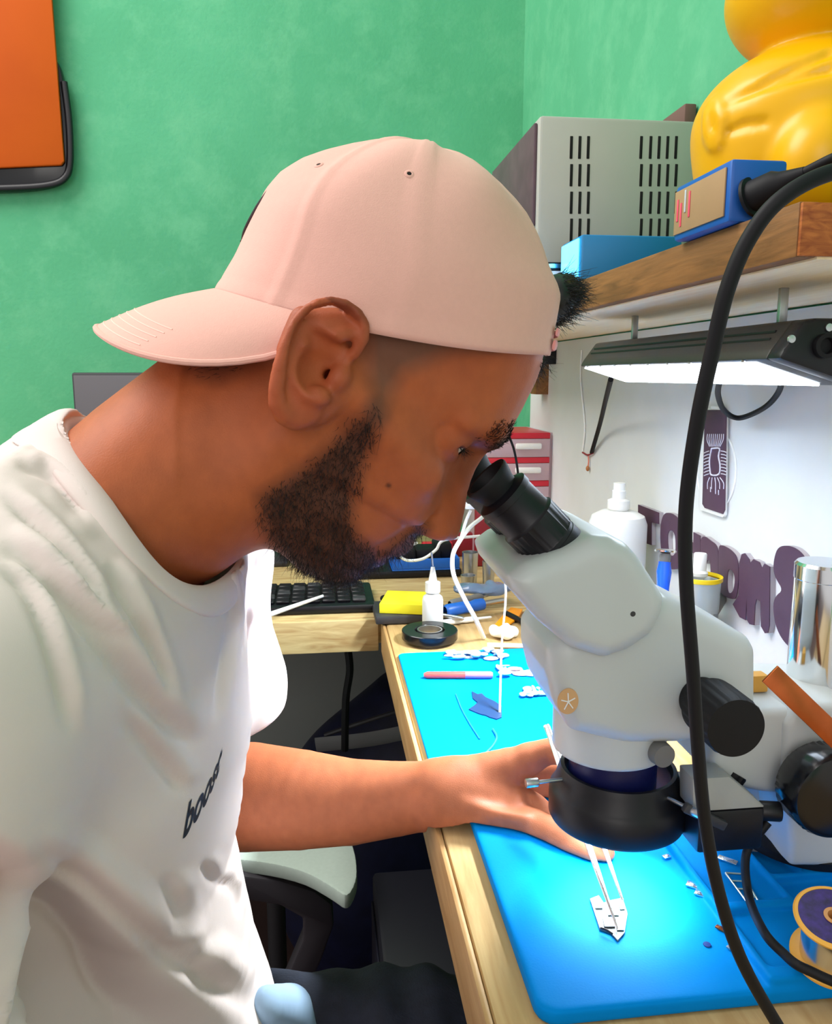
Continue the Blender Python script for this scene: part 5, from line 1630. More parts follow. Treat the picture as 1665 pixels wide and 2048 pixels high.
# eyes: position from the picture (near eye), mirrored
EW = 0.0315
eu, ev = UV(921, 902, -EW - 0.008)
eC = (eu - 0.0115, ev + 0.0035)
for s in (-1, 1):
    FH.ell((eC[0] - 0.004, s * EW, eC[1] + 0.001), (0.0135, 0.0150, 0.0140), k=0.012, cut=True)
    FH.ell((eC[0] + 0.0006, s * (EW + 0.002), eC[1] + 0.0008), (0.0141, 0.0172, 0.0141), k=0.005)
    FH.chain([(eC[0] + 0.0125, s * (EW - 0.013), eC[1] + 0.0105), (eC[0] + 0.0120, s * EW, eC[1] + 0.0128), (eC[0] + 0.0030, s * (EW + 0.0150), eC[1] + 0.0085)], [0.0010, 0.0014, 0.0010], k=0.004, cut=True)
    # heavy upper lid fold and lower lid
    FH.chain([(eC[0] + 0.0105, s * (EW - 0.012), eC[1] + 0.0065), (eC[0] + 0.0125, s * EW, eC[1] + 0.0080), (eC[0] + 0.0045, s * (EW + 0.0135), eC[1] + 0.0035)], [0.0022, 0.0028, 0.0020], k=0.003)
    FH.chain([(eC[0] + 0.0115, s * (EW - 0.011), eC[1] - 0.0068), (eC[0] + 0.0120, s * EW, eC[1] - 0.0082), (eC[0] + 0.0045, s * (EW + 0.0130), eC[1] - 0.0042)], [0.0018, 0.0022, 0.0016], k=0.003)
    # slit between the lids
    FH.chain([(eC[0] + 0.0135, s * (EW - 0.0125), eC[1] - 0.0030), (eC[0] + 0.0162, s * EW, eC[1] - 0.0036), (eC[0] + 0.0092, s * (EW + 0.0135), eC[1] - 0.0028)], [0.0016, 0.0028, 0.0016], k=0.0008, cut=True)


# ------------------------------------------------------------------ ears
def ear(s):
    E = lambda px, py, w: (UV(px, py, -w)[0], s * w, UV(px, py, -w)[1])
    FH.ell(E(628, 735, 0.072), (0.019, 0.010, 0.030), k=0.008, R=[(0.93, 0, 0.36), (0, 1, 0), (-0.36, 0, 0.93)])
    # conchal wall standing off the head
    FH.chain([E(606, 640, 0.078), E(582, 700, 0.080), E(573, 770, 0.079), E(585, 818, 0.076)], [0.0068, 0.0068, 0.0062, 0.006], k=0.005)
    FH.chain([E(690, 640, 0.076), E(650, 650, 0.079), E(610, 680, 0.080), E(592, 740, 0.080), E(590, 800, 0.078)], [0.006, 0.0066, 0.0068, 0.0066, 0.006], k=0.006)
    # helix rim
    hel = [(688, 724), (712, 706), (726, 676), (726, 650), (712, 628), (690, 613), (664, 607), (636, 612), (610, 628), (590, 656), (574, 692), (560, 735), (553, 775), (555, 806), (568, 830), (588, 840)]
    ww = [0.0765, 0.0790, 0.0815, 0.083, 0.0845, 0.086, 0.0875, 0.0890, 0.0900, 0.0905, 0.0905, 0.0900, 0.0890, 0.0865, 0.0835, 0.0795]
    rr = [0.0025, 0.0030, 0.0034, 0.0036, 0.0036, 0.0036, 0.0036, 0.0036, 0.0036, 0.0037, 0.0038, 0.0038, 0.0040, 0.0046, 0.0052, 0.0050]
    FH.chain([E(a, c, w) for (a, c), w in zip(hel, ww)], rr, k=0.0022)
    # scapha groove inside the helix
    FH.chain([E(a, c, w) for (a, c), w in zip([(712, 655), (694, 632), (664, 624), (634, 634), (612, 660), (597, 700), (588, 740)], [0.0845, 0.0875, 0.089, 0.0905, 0.0915, 0.0915, 0.0905])], [0.0024, 0.0038, 0.0044, 0.0046, 0.0048, 0.0044, 0.0028], k=0.0025, cut=True)
    # antihelix
    FH.chain([E(a, c, w) for (a, c), w in zip([(716, 664), (688, 668), (656, 680), (624, 700), (606, 730), (606, 762), (620, 788), (636, 796)], [0.0800, 0.0825, 0.0845, 0.0860, 0.0865, 0.0860, 0.0850, 0.0840])], [0.0030, 0.0038, 0.0042, 0.0042, 0.0042, 0.0042, 0.0042, 0.0040], k=0.003)
    # lobe
    FH.ell(E(600, 815, 0.079), (0.0105, 0.0050, 0.0095), k=0.005)
    # concha bowl and canal
    FH.ell(E(648, 738, 0.0905), (0.0130, 0.0155, 0.0140), k=0.003, cut=True)
    FH.ell(E(660, 700, 0.089), (0.0145, 0.0095, 0.0054), k=0.003, cut=True, R=[(0.98, 0, -0.17), (0, 1, 0), (0.17, 0, 0.98)])
    FH.cone(E(656, 752, 0.086), E(664, 752, 0.064), 0.0042, 0.003, k=0.002, cut=True)
    # tragus and antitragus
    FH.ell(E(678, 756, 0.0775), (0.0055, 0.0055, 0.0075), k=0.003)
    FH.ell(E(640, 790, 0.0820), (0.0060, 0.0050, 0.0042), k=0.003)


ear(-1)
ear(1)
VH, QH = FH.mesh(2)
U_, W_, V_ = VH[:, 0].copy(), VH[:, 1].copy(), VH[:, 2].copy()
capA, capB = PY(430, 588, YH), PY(1087, 712, YH)
c1v = (capB - capA)
c1v.y = 0
capL = c1v.length
c1v.normalize()
c3v = Vector((-c1v.z, 0, c1v.x))
if c3v.z < 0:
    c3v = -c3v
sil = [(430, 588), (451, 548), (470, 515), (491, 470), (511, 430), (535, 392), (562, 362), (600, 335), (640, 316), (680, 303), (720, 295), (760, 291), (800, 291), (840, 295), (880, 305), (915, 319), (950, 339), (980, 363), (1010, 392), (1032, 420), (1050, 450),
       (1062, 480), (1072, 510), (1081, 540), (1091, 562), (1102, 582), (1108, 602), (1105, 626), (1101, 650), (1096, 680), (1088, 712)]
st_ = [((PY(a, c, YH) - capA).dot(c1v), (PY(a, c, YH) - capA).dot(c3v)) for a, c in sil]
st_ = np.array(st_)
kt = int(np.argmax(st_[:, 1]))
tmax = st_[kt, 1]
bk, frn = st_[:kt + 1], st_[kt:][::-1]


def cap_pt(t, th, off=0.0):
    """t: height above the rim (m), th: angle, 0 = forehead, pi = back, negative = near side"""
    ab = np.interp(t, bk[:, 1], bk[:, 0])
    af = np.interp(t, frn[:, 1], frn[:, 0])
    ac, al = (ab + af) / 2, max((af - ab) / 2, 1e-5)
    wl = 0.0805 * math.sqrt(max(1 - (max(t, 0) / tmax) ** 2.6, 0)) + 1e-5
    fade = (1 - max(t, 0) / tmax) ** 2
    cs, sn = math.cos(th), math.sin(th)
    e = 0.92
    a = ac + (al + off) * math.copysign(abs(cs) ** e, cs)
    w = (wl + off) * math.copysign(abs(sn) ** e, sn)
    tt = t - 0.0105 * sn * sn * fade + off * (t / tmax) ** 2
    return capA + c1v * a + c3v * tt + Vector((0, w, 0))


# the scalp is flattened under the cap (done below in the cap's own frame)
VHw = np.array(HO)[None, :] + U_[:, None] * np.array(HU) + W_[:, None] * np.array([0, 1, 0]) + V_[:, None] * np.array(HV)


def squeeze_under_cap(V, margin0):
    ca, c1, c3 = np.array(capA), np.array(c1v), np.array(c3v)
    d = V - ca
    a, t, w = d @ c1, d @ c3, V[:, 1] - YH
    margin = margin0 + 0.009 * np.clip((0.085 - a) / 0.03, 0, 1)
    tt = np.clip(t + 0.0105 * np.clip((w / 0.08) ** 2, 0, 1), 0.0, tmax * 0.999)
    ab, af = np.interp(tt, bk[:, 1], bk[:, 0]), np.interp(tt, frn[:, 1], frn[:, 0])
    ac, al = (ab + af) / 2, np.maximum((af - ab) / 2 - margin, 1e-4)
    wl = np.maximum(0.0805 * np.sqrt(np.clip(1 - (tt / tmax) ** 2.6, 0, 1)) - margin, 1e-4)
    q = np.sqrt(((a - ac) / al) ** 2 + (w / wl) ** 2)
    tq = t + 0.0105 * np.clip((w / 0.08) ** 2, 0, 1)
    low_lim = -0.003 - 0.028 * np.clip((0.075 - a) / 0.05, 0, 1)
    sm = np.clip((tq - low_lim) / 0.010, 0, 1)
    f = np.where(q > 1, 1 + (1 / np.maximum(q, 1) - 1) * sm, 1.0)
    low = np.minimum(t, tmax - margin - 0.004)
    return ca + np.outer(ac + (a - ac) * f, c1) + np.outer(low, c3) + np.outer(YH + w * f - ca[1], np.array([0, 1, 0]))


ear_zone = (np.abs(W_) > 0.0765) & (V_ < 0.05) & (U_ > -0.045) & (U_ < 0.035)
sq = squeeze_under_cap(VHw, 0.0035)
VHw = np.where(ear_zone[:, None], VHw, sq)
NH = vnormals(VHw, QH)


# ------------------------------------------------------------------ skin tones by region (beard stubble, lips, shaved hair)
def mask_poly(pix, w, soft, U=U_, V=V_):
    """soft mask of a region outlined in the picture, laid on both sides of the head"""
    poly = [UV(a, c, -w) for a, c in pix]
    d = sd_poly2(U, V, poly)
    return np.clip(0.5 - d / soft, 0, 1)


beard_px = [(748, 800), (722, 822), (690, 850), (655, 890), (612, 930), (560, 962), (520, 985), (524, 1030), (540, 1095), (590, 1170), (660, 1230), (740, 1230), (790, 1180), (765, 1120), (735, 1098), (716, 1075), (706, 1040), (712, 990), (728, 930), (744, 880), (764, 830)]
must_px = [(860, 1050), (835, 1040), (790, 1062), (745, 1092), (735, 1120), (780, 1140), (800, 1120), (840, 1100)]
fade_px = [(735, 640), (1000, 690), (905, 700), (862, 722), (812, 745), (782, 790), (764, 835), (742, 815), (748, 790), (738, 760), (735, 700)]
nape_px = [(330, 640), (600, 600), (575, 672), (535, 700), (490, 730), (440, 752), (400, 748), (370, 730)]
hair_px = [(330, 560), (735, 560), (1060, 600), (1000, 690), (740, 655), (600, 655), (430, 700)]
m_beard = np.maximum(mask_poly(beard_px, 0.052, 0.012), 0.72 * mask_poly(must_px, 0.014, 0.008) * (np.abs(W_) < 0.034))
m_fade = mask_poly(fade_px, 0.068, 0.012)
m_nape = mask_poly(nape_px, 0.052, 0.016) * (U_ < -0.01)
m_hair = np.maximum(mask_poly(hair_px, 0.06, 0.012) * (V_ > 0.03), (V_ > 0.1))
skin = np.array(lin((176, 93, 52))[:3])
tone = np.tile(skin, (len(U_), 1))


def blend(tone, m, rgb, amt):
    c = np.array(lin(rgb)[:3])
    return tone * (1 - amt * m[:, None]) + c * (amt * m[:, None])


tone = blend(tone, m_fade, (96, 74, 60), 0.75)
tone = blend(tone, m_nape, (62, 48, 46), 0.8)
tone = blend(tone, m_beard, (58, 38, 32), 0.85)
tone = blend(tone, m_hair, (22, 18, 18), 0.95)
lipd = np.sqrt(((U_ - (np.interp(-0.067, fp_v, fp_u) - 0.007)) / 0.013) ** 2 + (W_ / 0.023) ** 2 + ((V_ + 0.0675) / 0.0105) ** 2)
tone = blend(tone, np.clip(1.6 - 1.3 * lipd, 0, 1), (120, 70, 64), 0.7)
eard = np.clip((np.abs(W_) - 0.074) / 0.008, 0, 1) * (U_ < 0.03) * (U_ > -0.04) * (V_ > -0.03)
tone = blend(tone, eard, (172, 84, 54), 0.6)
# dark hair roots of the brows
for s in (-1, 1):
    for a, c in (((0.1065, 0.010, 0.0220), (0.1030, 0.020, 0.0250)), ((0.1030, 0.020, 0.0250), (0.0965, 0.031, 0.0265)), ((0.0965, 0.031, 0.0265), (0.0900, 0.038, 0.0250))):
        tone = blend(tone, np.clip(1.7 - sd_cone((U_, W_, V_), np.array(a) * (1, s, 1), np.array(c) * (1, s, 1), 0, 0) / 0.0058, 0, 1), (30, 20, 18), 0.85)
# dark lash line, then the lids toned darker around it
for s in (-1, 1):
    dl = np.minimum(sd_cone((U_, W_, V_), (eC[0] + 0.0135, s * (EW - 0.0125), eC[1] - 0.0020), (eC[0] + 0.0162, s * EW, eC[1] - 0.0022), 0, 0), sd_cone((U_, W_, V_), (eC[0] + 0.0162, s * EW, eC[1] - 0.0022), (eC[0] + 0.0092, s * (EW + 0.0135), eC[1] - 0.0016), 0, 0))
    tone = blend(tone, np.clip(1.5 - dl / 0.0018, 0, 1), (30, 18, 20), 0.85)
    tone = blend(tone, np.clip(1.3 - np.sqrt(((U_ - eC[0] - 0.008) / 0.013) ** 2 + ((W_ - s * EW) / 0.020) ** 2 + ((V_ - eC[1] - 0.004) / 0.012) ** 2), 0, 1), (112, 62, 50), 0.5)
# little mole on the cheek
mole = UV(777, 970, -0.052)
tone = blend(tone, np.clip(1.5 - np.sqrt((U_ - mole[0]) ** 2 + (V_ - mole[1]) ** 2) / 0.0014, 0, 1) * (W_ < 0), (60, 34, 28), 0.8)

# ------------------------------------------------------------------ torso, far arm and hand (same body)
SN, SF = Vector((-0.165, 0.315, 0.955)), Vector((-0.106, 0.645, 0.955))
NB = PY(262, 1015, YH)
torso_px = [(120, 880), (262, 985), (430, 1150), (470, 1230), (490, 1300), (502, 1450), (484, 1600), (460, 1700), (478, 1765), (490, 1830), (512, 1950), (556, 2048), (590, 2200), (560, 2420), (-150, 2520), (-460, 2300),
            (-430, 1700), (-330, 1275), (-170, 1030), (0, 928)]
tp_xz = poly_xz(torso_px, YH)


def torso_fn(grow):
    def fn(P):
        d2 = sd_poly2(P[0][:, 0, :], P[2][0], tp_xz)
        ins = np.clip(-(d2 - grow), 0, 0.115) / 0.115
        Wt = np.where(d2 < grow, (0.158 + grow) * np.sqrt(np.clip(1 - (1 - ins) ** 2, 0, 1)), -(d2 - grow) * 2)
        g = np.gradient(Wt, float(P[0].ravel()[1] - P[0].ravel()[0]))
        sl_ = np.sqrt(1 + np.clip(g[0] ** 2 + g[1] ** 2, 0, 16))
        return (np.abs(P[1] - YH) - Wt[:, None, :]) / sl_[:, None, :]
    return fn


EF = Vector((-0.155, 0.668, 0.712))
arm = [(tuple(SF), 0.050), (tuple(SF.lerp(EF, 0.5)), 0.047), (tuple(EF), 0.043)]
fore = [(tuple(EF), 0.043), (tuple(PY(380, 1592, 0.668)), 0.0455), (tuple(PY(500, 1592, 0.655)), 0.0450), (tuple(PY(600, 1598, 0.638)), 0.0405), (tuple(PY(700, 1603, 0.622)), 0.0345), (tuple(PY(790, 1597, 0.606)), 0.0295), (tuple(PY(860, 1590, 0.592)), 0.0262), (tuple(PY(905, 1590, 0.582)), 0.0250)]
FT = Field((-0.50, 0.24, 0.38), (0.02, 0.74, 1.06), 0.006)
FT.add(torso_fn(-0.050))
FT.cone(tuple(NB + Vector((-0.01, 0, -0.03))), tuple(SN), 0.044, 0.046, k=0.03)
FT.cone(tuple(NB + Vector((-0.01, 0, -0.03))), tuple(SF), 0.044, 0.046, k=0.03)
FT.chain([p for p, r in arm], [r for p, r in arm], k=0.03)
FT.chain([p for p, r in fore[:3]], [r for p, r in fore[:3]], k=0.02)
EN = Vector((-0.215, 0.205, 0.71))
FT.chain([tuple(SN), tuple(SN.lerp(EN, 0.6))], [0.048, 0.045], k=0.03)
FT.cone(tuple(PY(262, 1005, YH)), tuple(PY(200, 1070, YH)), 0.048, 0.05, k=0.02)
VT, QT = FT.mesh(2)

hA = 0.0014
wr = PY(905, 1590, 0.582)
FA = Field((-0.20, 0.46, 0.64), (0.24, 0.73, 0.83), hA)
FA.chain([p for p, r in fore], [r for p, r in fore], k=0.0)
q = PY
hand_k = 0.012
# back of the hand and palm
FA.chain([q(890, 1582, 0.585), q(955, 1560, 0.584), q(1020, 1535, 0.580), q(1062, 1518, 0.576)], [0.0235, 0.0200, 0.0155, 0.0118], k=hand_k)
FA.chain([q(890, 1595, 0.588), q(960, 1580, 0.597), q(1030, 1558, 0.598), q(1070, 1545, 0.592)], [0.0235, 0.0190, 0.0140, 0.0112], k=hand_k)
FA.chain([q(890, 1600, 0.592), q(955, 1605, 0.600), q(1020, 1590, 0.598), q(1058, 1574, 0.592)], [0.0215, 0.0170, 0.0130, 0.0108], k=hand_k)
# thumb side of the palm
FA.chain([q(888, 1602, 0.578), q(945, 1625, 0.566), q(1010, 1648, 0.552), q(1072, 1655, 0.540)], [0.0225, 0.0190, 0.0160, 0.0130], k=0.010)
FA.chain([q(1020, 1560, 0.600), q(1066, 1592, 0.590), q(1088, 1622, 0.578)], [0.014, 0.0145, 0.010], k=0.005)
FA.chain([q(1030, 1588, 0.574), q(1070, 1614, 0.564), q(1108, 1645, 0.552)], [0.010, 0.0105, 0.009], k=0.006)
FA.chain([q(950, 1585, 0.575), q(1000, 1592, 0.568), q(1030, 1600, 0.560)], [0.017, 0.012, 0.0075], k=0.010)
tip = PZ(1238, 1856, MT)
# thumb
FA.chain([q(1060, 1652, 0.541), q(1100, 1664, 0.527), q(1150, 1690, 0.509), q(1180, 1705, 0.500), q(1208, 1719, 0.494)], [0.0128, 0.0118, 0.0108, 0.0100, 0.0072], k=0.004)
# index, middle, ring, little finger: knuckle, middle joint, end joint, tip
FA.chain([q(1058, 1516, 0.576), q(1100, 1502, 0.572), q(1142, 1508, 0.560), q(1172, 1560, 0.535), q(1192, 1640, 0.508), q(1212, 1704, 0.496)], [0.0118, 0.0100, 0.0096, 0.0085, 0.0078, 0.0064], k=0.003)
FA.chain([q(1066, 1543, 0.592), q(1112, 1540, 0.588), q(1150, 1562, 0.576), q(1178, 1620, 0.550), q(1190, 1680, 0.528), q(1200, 1724, 0.512)], [0.0112, 0.0100, 0.0096, 0.0085, 0.0078, 0.0064], k=0.003)
FA.chain([q(1056, 1572, 0.592), q(1098, 1580, 0.586), q(1130, 1604, 0.574), q(1144, 1648, 0.556), q(1136, 1680, 0.545)], [0.0108, 0.0096, 0.0092, 0.0080, 0.0066], k=0.003)
FA.chain([q(1040, 1600, 0.588), q(1076, 1612, 0.580), q(1102, 1634, 0.568), q(1112, 1662, 0.556), q(1106, 1684, 0.548)], [0.0095, 0.0082, 0.0080, 0.0072, 0.0060], k=0.003)
# tendons and wrist bone
FA.chain([q(930, 1610, 0.556), q(990, 1628, 0.544), q(1050, 1640, 0.533)], [0.003, 0.0034, 0.003], k=0.008)
FA.ell(q(905, 1548, 0.586), (0.010, 0.010, 0.008), k=0.010)
# keep the hand above the bench
FA.D = np.maximum(FA.D, (np.where(FA.full()[0] > 0.078, DZ + 0.0008 + np.clip((FA.full()[0] - 0.082) / 0.026, 0, 1) * (MT - DZ), 0.0) - FA.full()[2] + 0 * FA.D).astype(np.float32))
VA, QA = FA.mesh(3)
toneA = np.tile(np.array(lin((176, 104, 70))[:3]), (len(VA), 1))
toneT = np.tile(skin, (len(VT), 1))
FN = Field((-0.29, -0.12, 0.66), (0.02, 0.30, 1.06), 0.003)
WN = Vector((-0.125, 0.045, 0.895))
FN.chain([tuple(SN.lerp(EN, 0.5)), tuple(EN), tuple(EN.lerp(WN, 0.3)), tuple(EN.lerp(WN, 0.75)), tuple(WN)], [0.045, 0.042, 0.041, 0.030, 0.026])
for k, (dx, dy, dz) in enumerate(((-0.022, 0.006, 0.012), (-0.008, -0.004, 0.016), (0.006, -0.010, 0.014), (0.018, -0.012, 0.006))):
    kn = WN + Vector((0.030 + dx * 0.9, -0.050 + dy, 0.060 + dz))
    FN.chain([tuple(WN), tuple(kn)], [0.020, 0.0115], k=0.010)
    FN.chain([tuple(kn), tuple(kn + Vector((0.018, -0.018, 0.030))), tuple(kn + Vector((0.034, -0.006, 0.040))), tuple(kn + Vector((0.040, 0.010, 0.034)))], [0.0108, 0.0095, 0.0085, 0.0068], k=0.003)
FN.chain([tuple(WN), tuple(WN + Vector((0.034, -0.018, 0.030))), tuple(WN + Vector((0.056, -0.022, 0.060))), tuple(WN + Vector((0.064, -0.024, 0.088)))], [0.020, 0.0145, 0.011, 0.008], k=0.008)
VN_, QN_ = FN.mesh(2)
Vb = np.concatenate([VHw, VT, VA, VN_])
Qb = np.concatenate([QH, QT + len(VHw), QA + len(VHw) + len(VT), QN_ + len(VHw) + len(VT) + len(VA)])
skin_mat = Mvc('brown_skin', 0.54, 0.30, sss=0.08, bump=0.12, bscale=1100)
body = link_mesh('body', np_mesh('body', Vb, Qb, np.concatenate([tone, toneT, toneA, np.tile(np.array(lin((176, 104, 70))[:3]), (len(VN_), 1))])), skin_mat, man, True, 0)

# thumb nail
nl = q(1196, 1706, 0.4862)
# eyes
for s in (-1, 1):
    e = MB().ball((0, 0, 0), 0.0122, seg=32, rings=20)
    e.xf(Matrix.Translation(HW(eC[0] + 0.0018, s * EW, eC[1] - 0.0006)))
    eb = e.build('eyeball', M('eye_white', (222, 214, 206), 0.12, 0, 0.6), man, angle=0)
    gd = (HU * 0.80 - HV * 0.30 + Vector((0, -s * 0.05, 0))).normalized()
    c = HW(eC[0] + 0.0018, s * EW, eC[1] - 0.0006)
    MB().lathe([(0.0062, 0.0104), (0.0055, 0.0114), (0.003, 0.0124), (0, 0.0128)], c, gd, seg=28, close=False).build('iris', M('dark_iris', (34, 20, 14), 0.08, 0, 0.7), eb)


# ------------------------------------------------------------------ hair strands: thin tapered curls rooted on the skin
def strands(name, mat, roots, dirs, norms, length, radius, parent, curl=0.4, lift=0.5, seg=3, seed=1, label=None):
    g = np.random.default_rng(seed)
    n = len(roots)
    L = length * g.uniform(0.6, 1.25, n)
    d = dirs + lift * norms + g.normal(0, 0.28, (n, 3))
    d /= np.linalg.norm(d, axis=1, keepdims=True)
    bend = g.normal(0, curl, (n, 3)) - 0.35 * norms
    side = np.cross(d, norms + 0.01)
    side /= np.linalg.norm(side, axis=1, keepdims=True) + 1e-9
    up = np.cross(side, d)
    pts = []
    for k in range(seg + 1):
        t = k / seg
        c = roots - norms * 0.0004 + d * (L * t)[:, None] + bend * (L * t * t * 0.6)[:, None]
        r = radius * (1 - 0.75 * t)
        for j in range(3):
            a = 2 * math.pi * j / 3
            pts.append(c + side * (r * math.cos(a)) + up * (r * math.sin(a)))
    A = np.stack(pts, axis=1)  # n, (seg+1)*3, 3
    m = A.shape[1]
    quads = []
    for k in range(seg):
        for j in range(3):
            quads.append((k * 3 + j, k * 3 + (j + 1) % 3, (k + 1) * 3 + (j + 1) % 3, (k + 1) * 3 + j))
    Q = (np.arange(n)[:, None, None] * m + np.array(quads)[None]).reshape(-1, 4)
    return link_mesh(name, np_mesh(name, A.reshape(-1, 3), Q), mat, parent, True, 0)


def sample(mask, n, seed):
    g = np.random.default_rng(seed)
    c = VHw[QH].mean(axis=1)
    fn = np.cross(VHw[QH[:, 2]] - VHw[QH[:, 0]], VHw[QH[:, 3]] - VHw[QH[:, 1]])
    ar = np.linalg.norm(fn, axis=1)
    w = ar * mask[QH].mean(axis=1)
    i = g.choice(len(QH), n, p=w / w.sum())
    t = g.random((n, 4))
    t /= t.sum(axis=1, keepdims=True)
    p = (VHw[QH[i]] * t[:, :, None]).sum(axis=1)
    return p, fn[i] / (ar[i][:, None] + 1e-15)


hair_black = M('black_hair', (14, 12, 14), 0.45, 0, 0.45)
beard_mat = M('dark_brown_beard', (40, 26, 22), 0.5, 0, 0.4)
down = np.array(HU) * 0.35 - np.array(HV) * 0.9
r_, n_ = sample(np.clip(m_beard - 0.2, 0, 1) ** 1.3, 9000, 11)
strands('beard', beard_mat, r_, np.tile(down, (len(r_), 1)), n_, 0.0048, 0.00017, man, curl=0.9, lift=0.45, seed=2)
r_, n_ = sample(m_nape * (m_nape > 0.3) * (NH[:, 1] < 0.6) * (np.abs(W_) < 0.066), 1800, 12)
strands('nape_hair', hair_black, r_, np.tile(-np.array(HU) * 0.5 - np.array(HV) * 0.8, (len(r_), 1)), n_, 0.004, 0.00014, man, curl=0.5, lift=0.25, seed=3)
for s in (-1, 1):
    bl = [(0.1065, 0.010, 0.0220), (0.1030, 0.020, 0.0250), (0.0965, 0.031, 0.0265), (0.0900, 0.038, 0.0250)]
    bm_ = np.zeros(len(U_))
    for a, c in zip(bl[:-1], bl[1:]):
        dd = sd_cone((U_, W_, V_), np.array(a) * (1, s, 1), np.array(c) * (1, s, 1), 0.0, 0.0)
        bm_ = np.maximum(bm_, np.clip(1.7 - dd / 0.0068, 0, 1))
    r_, n_ = sample(bm_ ** 1.3, 5200, 20 + s)
    strands('eyebrow', hair_black, r_, np.tile(np.array(HV) * 0.4 - np.array(HU) * 0.3 + np.array((0, s * 0.8, 0)), (len(r_), 1)), n_, 0.0034, 0.00024, man, curl=0.3, lift=0.05, seed=30 + s)
    lash = np.array([HW(eC[0] + 0.0125 - 0.006 * (t - 0.35) ** 2 * 4, s * (EW - 0.011 + 0.023 * t), eC[1] - 0.0008) for t in np.linspace(0, 1, 90)])
    strands('eyelashes', hair_black, lash, np.tile(np.array(HU) * 0.85 - np.array(HV) * 0.35 + np.array((0, s * 0.25, 0)), (len(lash), 1)), np.tile(np.array(HU), (len(lash), 1)), 0.0085, 0.00020, man, curl=0.25, lift=0.2, seed=40 + s)

# ------------------------------------------------------------------ pink cap worn backwards
pink = M('pink_cotton', (232, 178, 164), 0.85, 0, 0.2, noise=0.03, nscale=300, bump=0.12, bscale=1500, sheen=0.15)
NA, NT = 180, 60
seams = [math.radians(x) for x in (30, 90, 127, -30, -90, -127)]
V, Q = [], []
for j in range(NT + 1):
    ph = (math.pi / 2) * j / NT
    t = tmax * math.sin(ph)
    for i in range(NA):
        th = -math.pi + 2 * math.pi * i / NA
        off = 0.0
        for sm in seams:
            dth = abs((th - sm + math.pi) % (2 * math.pi) - math.pi)
            dist = dth * 0.085 * math.cos(ph)
            off += 0.0012 * math.exp(-(dist / 0.0024) ** 2) - 0.0007 * math.exp(-(dist / 0.0008) ** 2)
        # soft dents of the cloth
        off += 0.0010 * math.sin(3.1 * th + 6 * ph) * math.sin(2 * ph) + 0.0007 * math.sin(7.3 * th - 5 * ph + 1) * math.sin(2 * ph)
        if t < 0.006:
            off += 0.0005
        V.append(cap_pt(t, th, off))
for j in range(NT):
    for i in range(NA):
        k = (i + 1) % NA
        Q.append((j * NA + i, j * NA + k, (j + 1) * NA + k, (j + 1) * NA + i))
cap_q = np.array(Q)
cap_me = np_mesh('cap', np.array(V), cap_q)
cap = link_mesh('cap', cap_me, pink, man, True, 0)
sm_ = cap.modifiers.new('thickness', 'SOLIDIFY')
sm_.thickness = 0.0012
sm_.offset = -1
cap_bvh = BVHTree.FromPolygons([tuple(v) for v in V], [tuple(f) for f in Q])
for th_, t_ in ((-0.62 * math.pi, 0.86), (-0.37 * math.pi, 0.86), (0.62 * math.pi, 0.86)):
    pass
for a, c in ((819, 348), (638, 330)):
    hit = cap_bvh.ray_cast(CAMP, ray(a, c).normalized())
    if hit[0] is not None:
        n = hit[1] if hit[1].dot(ray(a, c)) < 0 else -hit[1]
        ey = MB().lathe([(0.0011, 0.0002), (0.0013, 0.0005), (0.0020, 0.0005), (0.0026, 0.0001)], hit[0], n, seg=20, close=False).build('eyelet', pink, cap)
        MB().lathe([(0.0012, 0.0003), (0, 0.0003)], hit[0], n, seg=12, close=False).build('eyelet_hole', MAT['hole'], ey)
MB().ball(cap_pt(tmax, 0) + c3v * 0.0005, 0.006, (1, 1, 0.45), mtx=Matrix((c1v, Vector((0, 1, 0)), c3v)).transposed()).build('top_button', pink, cap)
# dark embroidered curve on the panel above the visor
em = [cap_pt(t, math.pi + dth, 0.0004) for t, dth in ((0.031, -0.02), (0.036, 0.12), (0.046, 0.25), (0.056, 0.30), (0.066, 0.29), (0.073, 0.22), (0.078, 0.10), (0.078, -0.10), (0.073, -0.22), (0.066, -0.29), (0.056, -0.30), (0.046, -0.25), (0.036, -0.12), (0.031, 0.02))]
MB().tube(em, [0.0006, 0.0011, 0.0006, 0.0009, 0.0013, 0.0009, 0.0006], 8, 6).build('embroidery', M('dark_thread', (56, 44, 50), 0.7), cap)

# visor
VL = 0.0590
NC, NL = 60, 26


def visor_pt(c, l, off=0.0):
    th = math.pi + math.radians(76) * c
    root = cap_pt(0.0008, th, 0.0010)
    ra = (root - capA).dot(c1v)
    rw = root.y - YH
    rt = (root - capA).dot(c3v)
    ang = c * math.pi / 2
    ow = -0.0800 * math.sin(ang * 0.985)
    corner = (cap_pt(0.0008, math.pi + math.radians(76)) - capA).dot(c1v)
    oa = corner - (VL + corner) * math.cos(ang * 0.985) ** 0.55
    a = ra * (1 - l) + oa * l
    w = rw * (1 - l) + ow * l
    dist = max(ra - a, 0.0)
    drop = 0.52 * dist + 0.012 * (w / 0.08) ** 2 * (1 - math.exp(-dist / 0.028)) - 0.003 * math.sin(math.pi * l)
    t = rt - drop + off
    return capA + c1v * a + c3v * t + Vector((0, w, 0))


